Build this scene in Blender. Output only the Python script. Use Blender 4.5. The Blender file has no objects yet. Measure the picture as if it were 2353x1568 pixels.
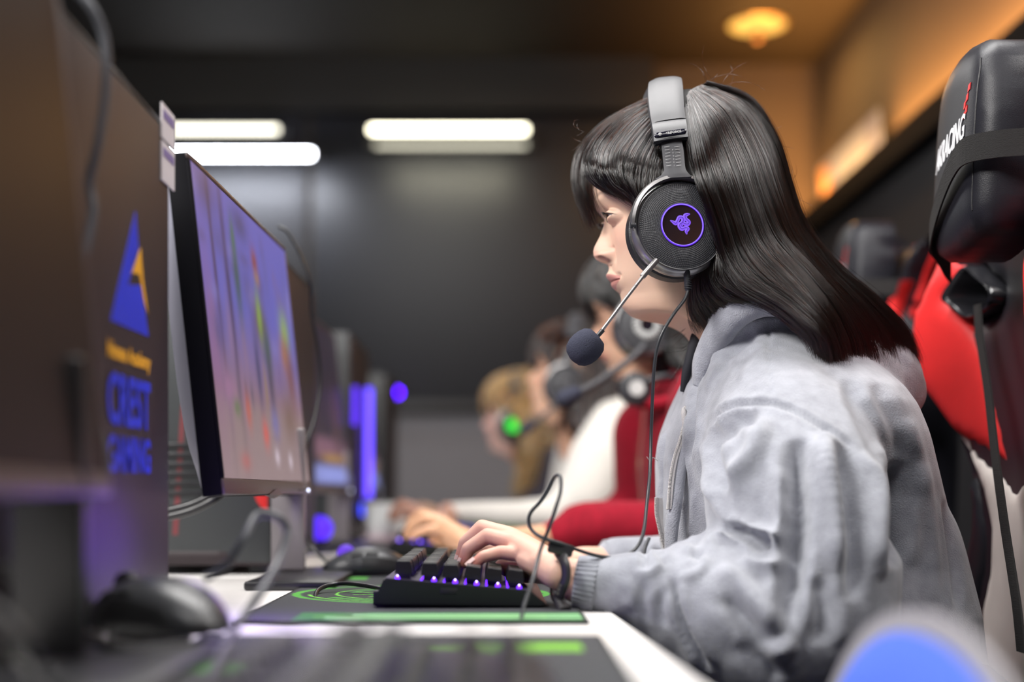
import bpy, bmesh, math, random
import numpy as np
from mathutils import Vector, Matrix
from mathutils.geometry import delaunay_2d_cdt
random.seed(7); RNG = np.random.default_rng(7)
SC = bpy.context.scene; COL = SC.collection
PI = math.pi
# ------------------------------------------------------------------ camera
F = 3268.0; CX = 1130.0; CY = 1130.0; ZC = 0.825          # 50 mm lens, camera 10 cm above the desk
cam = bpy.data.cameras.new('camera'); camo = bpy.data.objects.new('camera', cam); COL.objects.link(camo)
cam.lens = 50.0; cam.sensor_width = 36.0
camo.location = (0, 0, ZC); camo.rotation_euler = (PI/2, 0, 0)
cam.shift_x = (2353/2 - CX)/2353; cam.shift_y = (CY - 784)/2353
cam.dof.use_dof = True; cam.dof.focus_distance = 1.385; cam.dof.aperture_fstop = 2.0
cam.clip_start = 0.02
SC.camera = camo
# ------------------------------------------------------------------ exposure, world, lights
SC.view_settings.view_transform = 'Standard'; SC.view_settings.look = 'None'
SC.view_settings.gamma = 1.0; SC.view_settings.use_curve_mapping = False
SC.view_settings.exposure = 0.75
w = bpy.data.worlds.new('world'); SC.world = w; w.use_nodes = True
w.node_tree.nodes['Background'].inputs[0].default_value = (0.75, 0.78, 0.9, 1)
w.node_tree.nodes['Background'].inputs[1].default_value = 0.022
def area(name, loc, target, sx, sy, power, color):
    l = bpy.data.lights.new(name, 'AREA'); l.shape = 'RECTANGLE'; l.size = sx; l.size_y = sy
    l.energy = power; l.color = color
    o = bpy.data.objects.new(name, l); COL.objects.link(o); o.location = loc
    d = Vector(target) - Vector(loc); o.rotation_euler = d.to_track_quat('-Z', 'Y').to_euler()
    return o
area('ceiling_panel_key', (-1.25, 0.55, 2.25), (0.25, 1.45, 0.9), 0.8, 0.5, 37, (1.0, 0.97, 0.94))
area('ceiling_panel_row', (0.0, 1.75, 2.42), (0.15, 1.75, 0.8), 0.5, 1.2, 24, (1.0, 0.98, 0.96))
area('ceiling_panel_far', (-0.3, 3.9, 2.42), (0.0, 3.7, 0.8), 0.5, 1.4, 13, (1.0, 0.97, 0.94))
area('ceiling_panel_behind', (0.05, 0.05, 2.38), (0.25, 1.4, 1.0), 0.9, 0.35, 8, (1.0, 0.98, 0.97))
area('ceiling_panel_back', (0.95, 0.95, 2.42), (0.42, 1.45, 1.0), 0.7, 0.5, 13, (1.0, 0.98, 0.96))
area('cove_glow', (1.18, 2.0, 1.835), (1.18, 2.0, 3.0), 0.05, 6.8, 122, (1.0, 0.40, 0.09))

def P(px, py, Y): return Vector(((px-CX)*Y/F, Y, ZC + (CY-py)*Y/F))
def S(px, Y): return px*Y/F
# ------------------------------------------------------------------ object helpers
def tagp(o, label=None, cat=None, group=None, kind=None):
    if label: o['label'] = label
    if cat: o['category'] = cat
    if group: o['group'] = group
    if kind: o['kind'] = kind
    return o
def thing(name, label, cat, loc=(0,0,0), group=None):
    o = bpy.data.objects.new(name, None); COL.objects.link(o); o.location = loc
    o.empty_display_size = 0.05
    return tagp(o, label, cat, group)
def link(name, me, mat=None, parent=None, smooth=True):
    o = bpy.data.objects.new(name, me); COL.objects.link(o)
    if mat is not None:
        me.materials.clear()
        for m in (mat if isinstance(mat, (list, tuple)) else [mat]): me.materials.append(m)
    if smooth and hasattr(me, 'polygons'):
        me.polygons.foreach_set('use_smooth', [True]*len(me.polygons))
    if parent is not None:
        o.parent = parent; o.matrix_parent_inverse = Matrix.Translation(-Vector(world_loc(parent)))
    return o
def world_loc(o):
    v = Vector(o.location)
    while o.parent is not None:
        o = o.parent; v = v + Vector((0,0,0))
    return v
# every parent sits at a pure translation and children carry the inverse, so meshes are written in world space
def mesh(name, verts, faces, mat=None, parent=None, smooth=True, sharp=None):
    me = bpy.data.meshes.new(name); me.from_pydata([tuple(v) for v in verts], [], [tuple(f) for f in faces]); me.update()
    o = link(name, me, mat, parent, smooth)
    if sharp:
        try: me.set_sharp_from_angle(angle=math.radians(sharp))
        except Exception: pass
    return o
def from_bm(name, bm, mat=None, parent=None, smooth=False, sharp=None):
    me = bpy.data.meshes.new(name); bmesh.ops.recalc_face_normals(bm, faces=bm.faces); bm.to_mesh(me); bm.free()
    o = link(name, me, mat, parent, smooth)
    if sharp: me.set_sharp_from_angle(angle=math.radians(sharp))
    return o
def bake(o):
    dg = bpy.context.evaluated_depsgraph_get(); ev = o.evaluated_get(dg)
    me = bpy.data.meshes.new_from_object(ev)
    old = o.data; o.modifiers.clear(); o.data = me
    return o
def add_box(bm, x0, x1, y0, y1, z0, z1, bev=0.0, seg=2, M=None):
    r = bmesh.ops.create_cube(bm, size=1.0); vs = r['verts']
    for v in vs: v.co = Vector(((x0+x1)/2 + v.co.x*(x1-x0), (y0+y1)/2 + v.co.y*(y1-y0), (z0+z1)/2 + v.co.z*(z1-z0)))
    if bev > 0:
        es = list({e for v in vs for e in v.link_edges})
        r2 = bmesh.ops.bevel(bm, geom=es, offset=bev, segments=seg, profile=0.5, affect='EDGES')
        vs = list({v for f in r2['faces'] for v in f.verts} | {v for v in vs if v.is_valid})
    if M is not None:
        for v in vs: v.co = M @ v.co
    return vs
def box(name, x0, x1, y0, y1, z0, z1, mat, parent=None, bev=0.0, seg=2, M=None):
    bm = bmesh.new(); add_box(bm, x0, x1, y0, y1, z0, z1, bev, seg, M)
    return from_bm(name, bm, mat, parent, smooth=bev > 0, sharp=40 if bev > 0 else None)
def catmull(pts, n):
    pts = [np.array(p, float) for p in pts]
    if len(pts) == 2: return np.array([pts[0] + (pts[1]-pts[0])*t for t in np.linspace(0, 1, n)])
    P_ = [2*pts[0]-pts[1]] + pts + [2*pts[-1]-pts[-2]]
    m = len(pts)-1; out = []
    for t in np.linspace(0, m, n):
        i = min(int(t), m-1); u = t-i; a, b, c, d = P_[i:i+4]
        out.append(0.5*((2*b) + (-a+c)*u + (2*a-5*b+4*c-d)*u*u + (-a+3*b-3*c+d)*u**3))
    return np.array(out)
def tube_data(path, radii, seg=10, caps=True, flat=None, up=None):
    """sweep a circle (or flattened ellipse) along path; radii scalar or per point"""
    path = np.array([tuple(p) for p in path], float); n = len(path)
    radii = np.full(n, radii) if np.isscalar(radii) else np.array(radii, float)
    T = np.gradient(path, axis=0); T /= np.linalg.norm(T, axis=1)[:, None] + 1e-12
    u = np.array(up if up is not None else (0, 0, 1.0))
    if abs(np.dot(u, T[0])) > 0.95: u = np.array((0, 1.0, 0))
    V = []; Fc = []
    N = u - np.dot(u, T[0])*T[0]; N /= np.linalg.norm(N)
    for i in range(n):
        N = N - np.dot(N, T[i])*T[i]; N /= np.linalg.norm(N); B = np.cross(T[i], N)
        for k in range(seg):
            a = 2*PI*k/seg; f = 1.0 if flat is None else flat
            V.append(path[i] + radii[i]*(math.cos(a)*N*f + math.sin(a)*B))
    for i in range(n-1):
        for k in range(seg):
            Fc.append((i*seg+k, i*seg+(k+1) % seg, (i+1)*seg+(k+1) % seg, (i+1)*seg+k))
    if caps:
        Fc.append(tuple(range(seg))[::-1]); Fc.append(tuple((n-1)*seg+k for k in range(seg)))
    return V, Fc
def tube(name, path, radii, mat, parent=None, seg=10, n=None, flat=None, up=None):
    if n: 
        r = radii
        if not np.isscalar(radii):
            r = np.interp(np.linspace(0, 1, n), np.linspace(0, 1, len(radii)), radii)
        path = catmull(path, n); radii = r
    V, Fc = tube_data(path, radii, seg, True, flat, up)
    return mesh(name, V, Fc, mat, parent, True, 50)
def merge(parts):
    V = []; Fc = []
    for v, f in parts:
        o = len(V); V += [tuple(x) for x in v]; Fc += [tuple(i+o for i in q) for q in f]
    return V, Fc
def lathe_data(prof, seg, M):
    """prof: list of (r, h); axis is local z; M maps to world"""
    V = []; Fc = []
    for r, h in prof:
        for k in range(seg):
            a = 2*PI*k/seg; V.append(M @ Vector((r*math.cos(a), r*math.sin(a), h)))
    for i in range(len(prof)-1):
        for k in range(seg):
            Fc.append((i*seg+k, i*seg+(k+1) % seg, (i+1)*seg+(k+1) % seg, (i+1)*seg+k))
    Fc.append(tuple(range(seg))[::-1]); Fc.append(tuple((len(prof)-1)*seg+k for k in range(seg)))
    return V, Fc
def lathe(name, prof, mat, parent=None, seg=32, M=None, sharp=40):
    V, Fc = lathe_data(prof, seg, M or Matrix.Identity(4))
    return mesh(name, V, Fc, mat, parent, True, sharp)
def frame(origin, xaxis, yaxis):
    x = Vector(xaxis).normalized(); y = Vector(yaxis); z = x.cross(y).normalized(); y = z.cross(x)
    M = Matrix((x, y, z)).transposed().to_4x4(); M.translation = Vector(origin); return M
def seg_dist(pts, poly):
    P0 = np.array(poly); P1 = np.roll(P0, -1, axis=0); D = P1-P0; L = (D**2).sum(1)+1e-18
    best = np.full(len(pts), 1e9)
    for i in range(len(P0)):
        w_ = pts-P0[i]; t = np.clip((w_@D[i])/L[i], 0, 1)
        best = np.minimum(best, np.sqrt(((w_-t[:, None]*D[i])**2).sum(1)))
    return best
def inside(pts, poly):
    x = pts[:, 0]; y = pts[:, 1]; c = np.zeros(len(pts), bool); n = len(poly); j = n-1
    for i in range(n):
        xi, yi = poly[i]; xj, yj = poly[j]
        with np.errstate(divide='ignore', invalid='ignore'):
            c ^= ((yi > y) != (yj > y)) & (x < (xj-xi)*(y-yi)/(yj-yi+1e-15)+xi)
        j = i
    return c
def resample(poly, step):
    out = []; n = len(poly)
    for i in range(n):
        a = np.array(poly[i], float); b = np.array(poly[(i+1) % n], float); k = max(1, int(np.linalg.norm(b-a)/step))
        for j in range(k): out.append(a+(b-a)*j/k)
    return out
def smooth_poly(poly, k=4):
    n = len(poly); out = []
    for i in range(n):
        a, b, c, d = [np.array(poly[(i+q) % n], float) for q in (-1, 0, 1, 2)]
        for j in range(k):
            u = j/k; out.append(0.5*((2*b)+(-a+c)*u+(2*a-5*b+4*c-d)*u*u+(-a+3*b-3*c+d)*u**3))
    return out
def panel_data(outline, mapf, step=0.01, thick=0.03, puff=0.01, redge=0.012, holes=(), back_puff=0.0):
    """flat outline (a,b) filled with a grid and inflated along c; mapf(a,b,c)->world"""
    o = resample(outline, step); hs = [resample(h, step) for h in holes]
    oa = np.array(o); mn = oa.min(0); mx = oa.max(0)
    gx, gy = np.meshgrid(np.arange(mn[0], mx[0], step), np.arange(mn[1], mx[1], step)); g = np.stack([gx.ravel(), gy.ravel()], 1)
    m = inside(g, o)
    for h in hs: m &= ~inside(g, h)
    g = g[m]; d = seg_dist(g, o)
    for h in hs: d = np.minimum(d, seg_dist(g, h))
    g = g[d > step*0.5]
    pts = [Vector(p) for p in o]; loops = [list(range(len(o)))]
    for h in hs:
        s = len(pts); pts += [Vector(p) for p in h]; loops.append(list(range(s, s+len(h))))
    nb = len(pts); pts += [Vector(p) for p in g]
    edges = [(l[i], l[(i+1) % len(l)]) for l in loops for i in range(len(l))]
    vo, eo, fo, ov, oe, of_ = delaunay_2d_cdt(pts, edges, [], 0, 1e-7)
    vo = np.array([tuple(v) for v in vo])
    cen = np.array([vo[list(f)].mean(0) for f in fo]); keep = inside(cen, o)
    for h in hs: keep &= ~inside(cen, h)
    fo = [tuple(f) for f, k in zip(fo, keep) if k]
    d = seg_dist(vo, o)
    for h in hs: d = np.minimum(d, seg_dist(vo, h))
    hgt = puff*np.sqrt(np.clip(1-(1-np.clip(d/redge, 0, 1))**2, 0, 1))
    bh = -thick-back_puff*np.sqrt(np.clip(1-(1-np.clip(d/redge, 0, 1))**2, 0, 1))
    N = len(vo)
    V = [mapf(vo[i][0], vo[i][1], hgt[i]) for i in range(N)] + [mapf(vo[i][0], vo[i][1], bh[i]) for i in range(N)]
    Fc = list(fo) + [tuple(i+N for i in reversed(f)) for f in fo]
    cnt = {}
    for f in fo:
        for i in range(len(f)): e = (f[i], f[(i+1) % len(f)]); cnt[e] = 1
    for (a, b) in cnt:
        if (b, a) not in cnt: Fc.append((b, a, a+N, b+N))
    return V, Fc
def panel(name, outline, mapf, mat, parent=None, **k):
    sharp = k.pop('sharp', 60)
    V, Fc = panel_data(outline, mapf, **k)
    bm = bmesh.new(); me = bpy.data.meshes.new('t'); me.from_pydata([tuple(v) for v in V], [], Fc); bm.from_mesh(me)
    loose = [v for v in bm.verts if not v.link_faces]; bmesh.ops.delete(bm, geom=loose, context='VERTS')
    bpy.data.meshes.remove(me)
    return from_bm(name, bm, mat, parent, True, sharp)
def text_data(s, size, M, depth=0.0003, xscale=1.0, bold=0.0, shear=0.0):
    cu = bpy.data.curves.new('t', 'FONT'); cu.body = s; cu.size = size; cu.extrude = depth; cu.align_x = 'CENTER'; cu.align_y = 'CENTER'
    cu.offset = bold; cu.shear = shear; cu.resolution_u = 3
    o = bpy.data.objects.new('t', cu); COL.objects.link(o)
    dg = bpy.context.evaluated_depsgraph_get(); me = bpy.data.meshes.new_from_object(o.evaluated_get(dg))
    V = [M @ Vector((v.co.x*xscale, v.co.y, v.co.z)) for v in me.vertices]; Fc = [tuple(p.vertices) for p in me.polygons]
    bpy.data.objects.remove(o); bpy.data.curves.remove(cu); bpy.data.meshes.remove(me)
    return V, Fc
# ------------------------------------------------------------------ materials
def mat(name, col=(0.5,0.5,0.5), rough=0.5, metal=0.0, spec=0.5, emit=None, estr=0.0, bump=0.0, bscale=200.0, bdetail=3.0,
        var=0.0, vscale=8.0, col2=None, attr=None, coat=0.0, sss=0.0, sheen=0.0, croughness=0.1, stretch=None):
    m = bpy.data.materials.new(name); m.use_nodes = True; nt = m.node_tree; b = nt.nodes['Principled BSDF']
    b.inputs['Base Color'].default_value = (*col, 1); b.inputs['Roughness'].default_value = rough
    b.inputs['Metallic'].default_value = metal; b.inputs['Specular IOR Level'].default_value = spec
    if coat: b.inputs['Coat Weight'].default_value = coat; b.inputs['Coat Roughness'].default_value = croughness
    if sheen: b.inputs['Sheen Weight'].default_value = sheen
    if sss:
        b.inputs['Subsurface Weight'].default_value = sss; b.inputs['Subsurface Radius'].default_value = (1.0, 0.35, 0.2)
        b.inputs['Subsurface Scale'].default_value = 0.006
    if emit: b.inputs['Emission Color'].default_value = (*emit, 1); b.inputs['Emission Strength'].default_value = estr
    tc = nt.nodes.new('ShaderNodeTexCoord'); vec = tc.outputs['Object']
    if stretch:
        mp = nt.nodes.new('ShaderNodeMapping'); mp.inputs['Scale'].default_value = stretch
        nt.links.new(vec, mp.inputs['Vector']); vec = mp.outputs['Vector']
    src = None
    if attr:
        a = nt.nodes.new('ShaderNodeAttribute'); a.attribute_name = attr; src = a.outputs['Color']
        nt.links.new(src, b.inputs['Base Color'])
        if estr and not emit:
            nt.links.new(src, b.inputs['Emission Color']); b.inputs['Emission Strength'].default_value = estr
    if var:
        n = nt.nodes.new('ShaderNodeTexNoise'); n.inputs['Scale'].default_value = vscale; n.inputs['Detail'].default_value = 6
        nt.links.new(vec, n.inputs['Vector'])
        r = nt.nodes.new('ShaderNodeMapRange'); r.inputs['From Min'].default_value = 0.3; r.inputs['From Max'].default_value = 0.7
        nt.links.new(n.outputs['Fac'], r.inputs['Value'])
        mx = nt.nodes.new('ShaderNodeMix'); mx.data_type = 'RGBA'
        c2 = col2 or tuple(max(0, c*(1-var)) for c in col)
        nt.links.new(r.outputs['Result'], mx.inputs['Factor'])
        if src is not None:
            nt.links.new(src, mx.inputs['A']); ml = nt.nodes.new('ShaderNodeMix'); ml.data_type = 'RGBA'; ml.blend_type = 'MULTIPLY'
            ml.inputs['Factor'].default_value = 1.0; nt.links.new(src, ml.inputs['A']); ml.inputs['B'].default_value = (1-var, 1-var, 1-var, 1)
            nt.links.new(ml.outputs['Result'], mx.inputs['B'])
        else:
            mx.inputs['A'].default_value = (*col, 1); mx.inputs['B'].default_value = (*c2, 1)
        nt.links.new(mx.outputs['Result'], b.inputs['Base Color'])
    if bump:
        n = nt.nodes.new('ShaderNodeTexNoise'); n.inputs['Scale'].default_value = bscale; n.inputs['Detail'].default_value = bdetail
        nt.links.new(vec, n.inputs['Vector'])
        bp = nt.nodes.new('ShaderNodeBump'); bp.inputs['Strength'].default_value = bump; bp.inputs['Distance'].default_value = 0.001
        nt.links.new(n.outputs['Fac'], bp.inputs['Height']); nt.links.new(bp.outputs['Normal'], b.inputs['Normal'])
    return m
def emis(name, col, s): return mat(name, (0,0,0), 0.6, emit=col, estr=s)
M_ceil = mat('ceiling_paint', (0.0135,0.0105,0.008), 0.8, var=0.15, vscale=3, bump=0.3, bscale=60)
M_wall_r = mat('side_wall_paint', (0.060,0.050,0.042), 0.75, var=0.12, vscale=4, bump=0.3, bscale=60)
M_wall_low = mat('lower_wall_panel', (0.020,0.021,0.026), 0.55, var=0.2, vscale=5, bump=0.2, bscale=90)
M_glossdark = mat('glossy_dark_panel', (0.013,0.014,0.020), 0.5, var=0.15, vscale=2)
M_grey = mat('grey_panel', (0.20,0.195,0.215), 0.6, var=0.15, vscale=3, bump=0.2, bscale=80)
M_black = mat('black_plastic', (0.012,0.012,0.014), 0.35, bump=0.15, bscale=900)
M_blackmat = mat('matte_black_plastic', (0.018,0.018,0.02), 0.55, bump=0.3, bscale=1200)
M_desk = mat('white_laminate', (0.78,0.76,0.74), 0.4, var=0.04, vscale=20, bump=0.05, bscale=400)
M_floor = mat('dark_carpet', (0.03,0.03,0.033), 0.9, var=0.4, vscale=60, bump=0.8, bscale=300)
# ------------------------------------------------------------------ room
YB = 5.5; ZT = 2.475; XR = 1.25
def struct(o): o['kind'] = 'structure'; return o
struct(box('floor', -3.2, XR+.1, -2.2, YB+.1, -.05, 0, M_floor))
struct(box('ceiling', -3.2, XR+.1, -2.2, YB+.1, ZT, ZT+.06, M_ceil))
struct(box('wall_right', XR, XR+.08, -2.2, YB+.08, 0, ZT, M_wall_r))
struct(box('wall_left', -3.2, -3.12, -2.2, YB+.08, 0, ZT, M_grey))
struct(box('wall_back', -3.2, XR, YB, YB+.08, 0, ZT, M_wall_r))
struct(box('wall_near', -3.2, XR, -2.28, -2.2, 0, ZT, M_grey))
# lower wall cladding and the cove ledge on the right wall
zl = ZC + .862*1.20
struct(box('trim_1', XR-.05, XR+.0, -2.2, YB, 0, zl-.085, M_wall_low))
M_led_ = mat('ledge_black', (.010,.010,.011), .8, spec=.08)
led = box('trim_2', XR-.10, XR, -2.2, YB, zl-.085, zl-.045, M_led_, bev=.004); struct(led)
lip = box('trim_3', XR-.10, XR-.085, -2.2, YB, zl-.045, zl, M_led_, bev=.003); struct(lip)
M_cove = emis('cove_strip', (1.0, 0.42, 0.09), 6)
cv = thing('cove_light', 'orange light strip hidden behind the black ledge of the right wall', 'light', (XR-.05, 2.4, zl-.04))
box('light_strip', XR-.079, XR-.061, -1.4, YB-.10, zl-.0445, zl-.036, M_cove, cv)
box('mounting_channel', XR-.07, XR-.038, -1.6, YB-.08, zl-.046, zl-.0445, M_blackmat, cv)
# header beam, upper dark glossy wall panels (joints between them) and grey lower wall at the back
zh = ZC + 862*YB/F; zg = ZC + 188*YB/F
struct(box('trim_4', -3.1, .62, YB-.10, YB-.0, zh, ZT, mat('header_paint', (0.008,0.007,0.0065), 0.6, var=.1)))
M_hd2 = mat('panel_frame', (0.012,0.012,0.014), 0.4)
gx = [-3.1, -1.9, -.7, .5]
for i in range(3):
    w_ = struct(box('glossy_panel_%d' % (i+1), gx[i]+.012, gx[i+1]-.012, YB-.03, YB-.004, zg+.03, zh-.004, M_glossdark, bev=.003))
struct(box('trim_5', -3.1, .52, YB-.045, YB-.001, zg-.02, zg+.03, M_hd2, bev=.003))
struct(box('trim_6', -3.1, .52, YB-.022, YB-.001, .10, zg-.02, M_grey))
struct(box('baseboard_back', -3.1, .52, YB-.035, YB-.001, 0, .10, M_hd2, bev=.003))
# fluorescent tubes under the header
def tube_lamp(px0, px1, py, Y, col, s, label, r=.011):
    a = P(px0, py, Y); b = P(px1, py, Y)
    t = thing('tube_light', label, 'light', (a+b)/2, 'tube lights on the back wall')
    tube('glowing_tube', [a+Vector((.02,0,0)), b-Vector((.02,0,0))], r, emis('tube_glow', col, s), t, seg=12)
    box('housing', a.x-.01, b.x+.01, Y+.014, Y+.05, a.z-.012, a.z+.02, M_hd2, t, bev=.002)
    for q_ in (.2, .8): box('bracket', a.x+(b.x-a.x)*q_-.012, a.x+(b.x-a.x)*q_+.012, Y+.045, YB-.028, a.z-.008, a.z+.016, M_hd2, t)
    for q in (a, b): box('end_cap', q.x-.012, q.x+.022 if q is a else q.x+.012, Y-.014, Y+.02, q.z-.014, q.z+.014, M_blackmat, t, bev=.002)
tube_lamp(838, 1222, 298, 5.34, (1.0, .93, .68), 6.5, 'long warm white tube light high on the back wall, right of the other two')
tube_lamp(380, 650, 298, 5.34, (1.0, .95, .78), 3.0, 'dim warm tube light above the bright white tube on the back wall', .010)
tube_lamp(380, 728, 354, 5.34, (.88, .92, 1.0), 22, 'bright white tube light behind the top of the gaming monitor', .011)
tube_lamp(850, 1222, 333, 5.38, (1.0, .95, .75), 0.8, 'faint tube light just below the long warm tube on the back wall', .008)
for (px_, e_, c_) in ((560, 3.0, (.88,.92,1.0)), (1030, 1.2, (1.0,.95,.70))):
    l = bpy.data.lights.new('tube_spill', 'AREA'); l.shape = 'RECTANGLE'; l.size = .5; l.size_y = .03; l.energy = e_; l.color = c_
    o = bpy.data.objects.new('tube_spill', l); COL.objects.link(o); p_ = P(px_, 352 if px_ < 600 else 315, 5.30); o.location = p_-Vector((0,.03,.03))
    o.rotation_euler = Vector((0,.22,-.42)).to_track_quat('-Z', 'Y').to_euler()
# recessed orange ceiling lamp
Yl = 1.65*F/(CY-55); cl = P(1740, 55, Yl)
t = thing('ceiling_lamp', 'round orange recessed ceiling lamp with a small dark ball at its centre', 'lamp', (cl.x, cl.y, ZT))
Mz = Matrix.Translation((cl.x, cl.y, ZT))
lathe('reflector_dish', [(.098,-.004),(.095,-.008),(.085,-.010),(.05,-.013),(.02,-.014),(.001,-.014)], emis('dish_glow', (1.0,.50,.09), 1.05), t, 40, Mz)
lathe('outer_ring', [(.108,-.0005),(.108,-.004),(.102,-.007),(.0975,-.006),(.0975,-.0005)], mat('brass_ring', (.6,.38,.15), .35, 1.0), t, 40, Mz)
lathe('lamp_bulb', [(.004,-.013),(.014,-.02),(.021,-.034),(.021,-.046),(.014,-.058),(.003,-.063)], mat('bulb_ball', (.35,.2,.1), .3, .6), t, 24, Mz)
lb = bpy.data.lights.new('ceiling_lamp_light', 'AREA'); lb.shape = 'DISK'; lb.size = .18; lb.energy = 4.0; lb.color = (1,.5,.14)
lbo = bpy.data.objects.new('ceiling_lamp_light', lb); COL.objects.link(lbo); lbo.location = (cl.x, cl.y, ZT-.07)
lp = bpy.data.lights.new('ceiling_lamp_spill', 'POINT'); lp.energy = 1.2; lp.color = (1,.5,.14); lp.shadow_soft_size = .04
lpo = bpy.data.objects.new('ceiling_lamp_spill', lp); COL.objects.link(lpo); lpo.location = (cl.x, cl.y, ZT-.16)
# framed sheets standing on the ledge
M_sheet1 = mat('pale_sheet', (.11,.16,.28), .6); M_sheet2 = mat('orange_sheet', (.3,.18,.08), .6); M_sheet3 = mat('lilac_sheet', (.06,.09,.20), .6)
def poster(y0, y1, h, label, mats):
    t = thing('poster', label, 'poster', (XR-.02, (y0+y1)/2, zl), 'sheets standing on the ledge')
    Mr = Matrix.Translation((XR-.03, 0, zl-.045)) @ Matrix.Rotation(math.radians(-6), 4, 'Y')
    box('backing_board', 0, .004, y0, y1, 0, h+.045, M_sheet1, t, M=Mr @ Matrix.Translation((0,0,0)))
    n = len(mats)
    for i, m in enumerate(mats):
        a = y0+.01+(y1-y0-.02)*i/n; b = y0+.01+(y1-y0-.02)*(i+1)/n-.004
        box('printed_band', -.0006, 0, a, b, .05, h+.035, m, t, M=Mr)
poster(4.42, 4.84, .155, 'pale poster with an orange band standing on the ledge, nearer of two', [M_sheet3, M_sheet1, M_sheet1])
poster(4.86, 5.22, .15, 'pale poster standing on the ledge near the room corner, farther of two', [M_sheet1, M_sheet3, M_sheet2, M_sheet1][:3])
# ------------------------------------------------------------------ desks
def desk_edge(Y): return .118-.028*(Y-.78)
ZD = .72
def make_desk(y0, y1, label):
    t = thing('desk', label, 'desk', (-.2, (y0+y1)/2, 0), 'white desks standing in one row')
    def mf(a, b, c): return Vector((a, b, ZD-.012+c))
    ol = [(-.78, y0), (desk_edge(y0), y0), (desk_edge(y1), y1), (-.78, y1)]
    bm = bmesh.new(); vs = []
    for z in (ZD-.03, ZD):
        vs.append([bm.verts.new((a, b, z)) for a, b in ol])
    bm.faces.new(vs[0][::-1]); bm.faces.new(vs[1])
    for i in range(4): bm.faces.new((vs[0][i], vs[0][(i+1)%4], vs[1][(i+1)%4], vs[1][i]))
    bmesh.ops.bevel(bm, geom=list(bm.edges), offset=.0025, segments=2, profile=.5, affect='EDGES')
    from_bm('tabletop', bm, M_desk, t, True, 40)
    for x in (-.72, -.02):
        for y in (y0+.06, y1-.06):
            box('leg', x-.02, x+.02, y-.02, y+.02, 0, ZD-.03, M_blackmat, t, bev=.003)
    box('cable_tray', -.70, -.62, y0+.1, y1-.1, ZD-.14, ZD-.05, M_blackmat, t, bev=.003)
make_desk(-.15, .965, 'nearest white desk with the blurred keyboard and mouse at the bottom of the view')
make_desk(.968, 1.915, 'white desk the woman in the grey hoodie plays at')
make_desk(1.918, 2.865, 'white desk in front of the person in the red sweater')
make_desk(2.868, 3.815, 'white desk in front of the person in the white sweater')
make_desk(3.818, 4.765, 'farthest white desk in front of the blond person')
# ------------------------------------------------------------------ copying
def kids(o): return [c for c in COL.objects if c.parent is o]
def copy_tree(o, delta=(0,0,0), label=None, rz=0.0, scale=None):
    def rec(s, parent):
        inv = s.matrix_parent_inverse.copy(); c = s.copy(); COL.objects.link(c)
        if parent is not None: c.parent = parent; c.matrix_parent_inverse = inv
        for ch in kids(s): 
            rec(ch, c)
        return c
    r = rec(o, None); r.location = Vector(o.location)+Vector(delta)
    if rz: r.rotation_euler = (0, 0, rz)
    if scale: r.scale = scale
    if label: r['label'] = label
    return r
# ------------------------------------------------------------------ monitor
M_bezel = mat('monitor_bezel', (0.085,0.062,0.060), 0.35, bump=.2, bscale=900)
M_side = mat('monitor_side', (0.004,0.004,0.006), 0.7, spec=.1)
M_shell = mat('monitor_back_shell', (0.34,0.34,0.42), 0.45, bump=.1, bscale=500)
M_stand = mat('stand_gloss_grey', (0.22,0.20,0.21), 0.25)
M_white = mat('white_plastic', (0.75,0.74,0.74), 0.45)
M_paper = mat('paper_label', (0.62,0.58,0.60), 0.7)
def grid_color(name, origin, ex, ey, nx, ny, fn, material, parent, lift=0.0):
    V = []; Fc = []; C_ = []
    o = Vector(origin); ex = Vector(ex); ey = Vector(ey); nrm = ex.cross(ey).normalized()*lift
    for j in range(ny+1):
        for i in range(nx+1): V.append(o+ex*(i/nx)+ey*(j/ny)+nrm)
    for j in range(ny):
        for i in range(nx): Fc.append((j*(nx+1)+i, j*(nx+1)+i+1, (j+1)*(nx+1)+i+1, (j+1)*(nx+1)+i))
    ob = mesh(name, V, Fc, material, parent, True)
    u, v = np.meshgrid(np.linspace(0, 1, nx+1), np.linspace(0, 1, ny+1)); c = fn(u.ravel(), v.ravel())
    at = ob.data.color_attributes.new('Col', 'FLOAT_COLOR', 'POINT')
    at.data.foreach_set('color', np.concatenate([c, np.ones((len(c), 1))], 1).astype(np.float32).ravel())
    return ob
def lin(c): return np.array([(x/255/12.92 if x/255 < .04045 else ((x/255+.055)/1.055)**2.4) for x in c])
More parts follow.
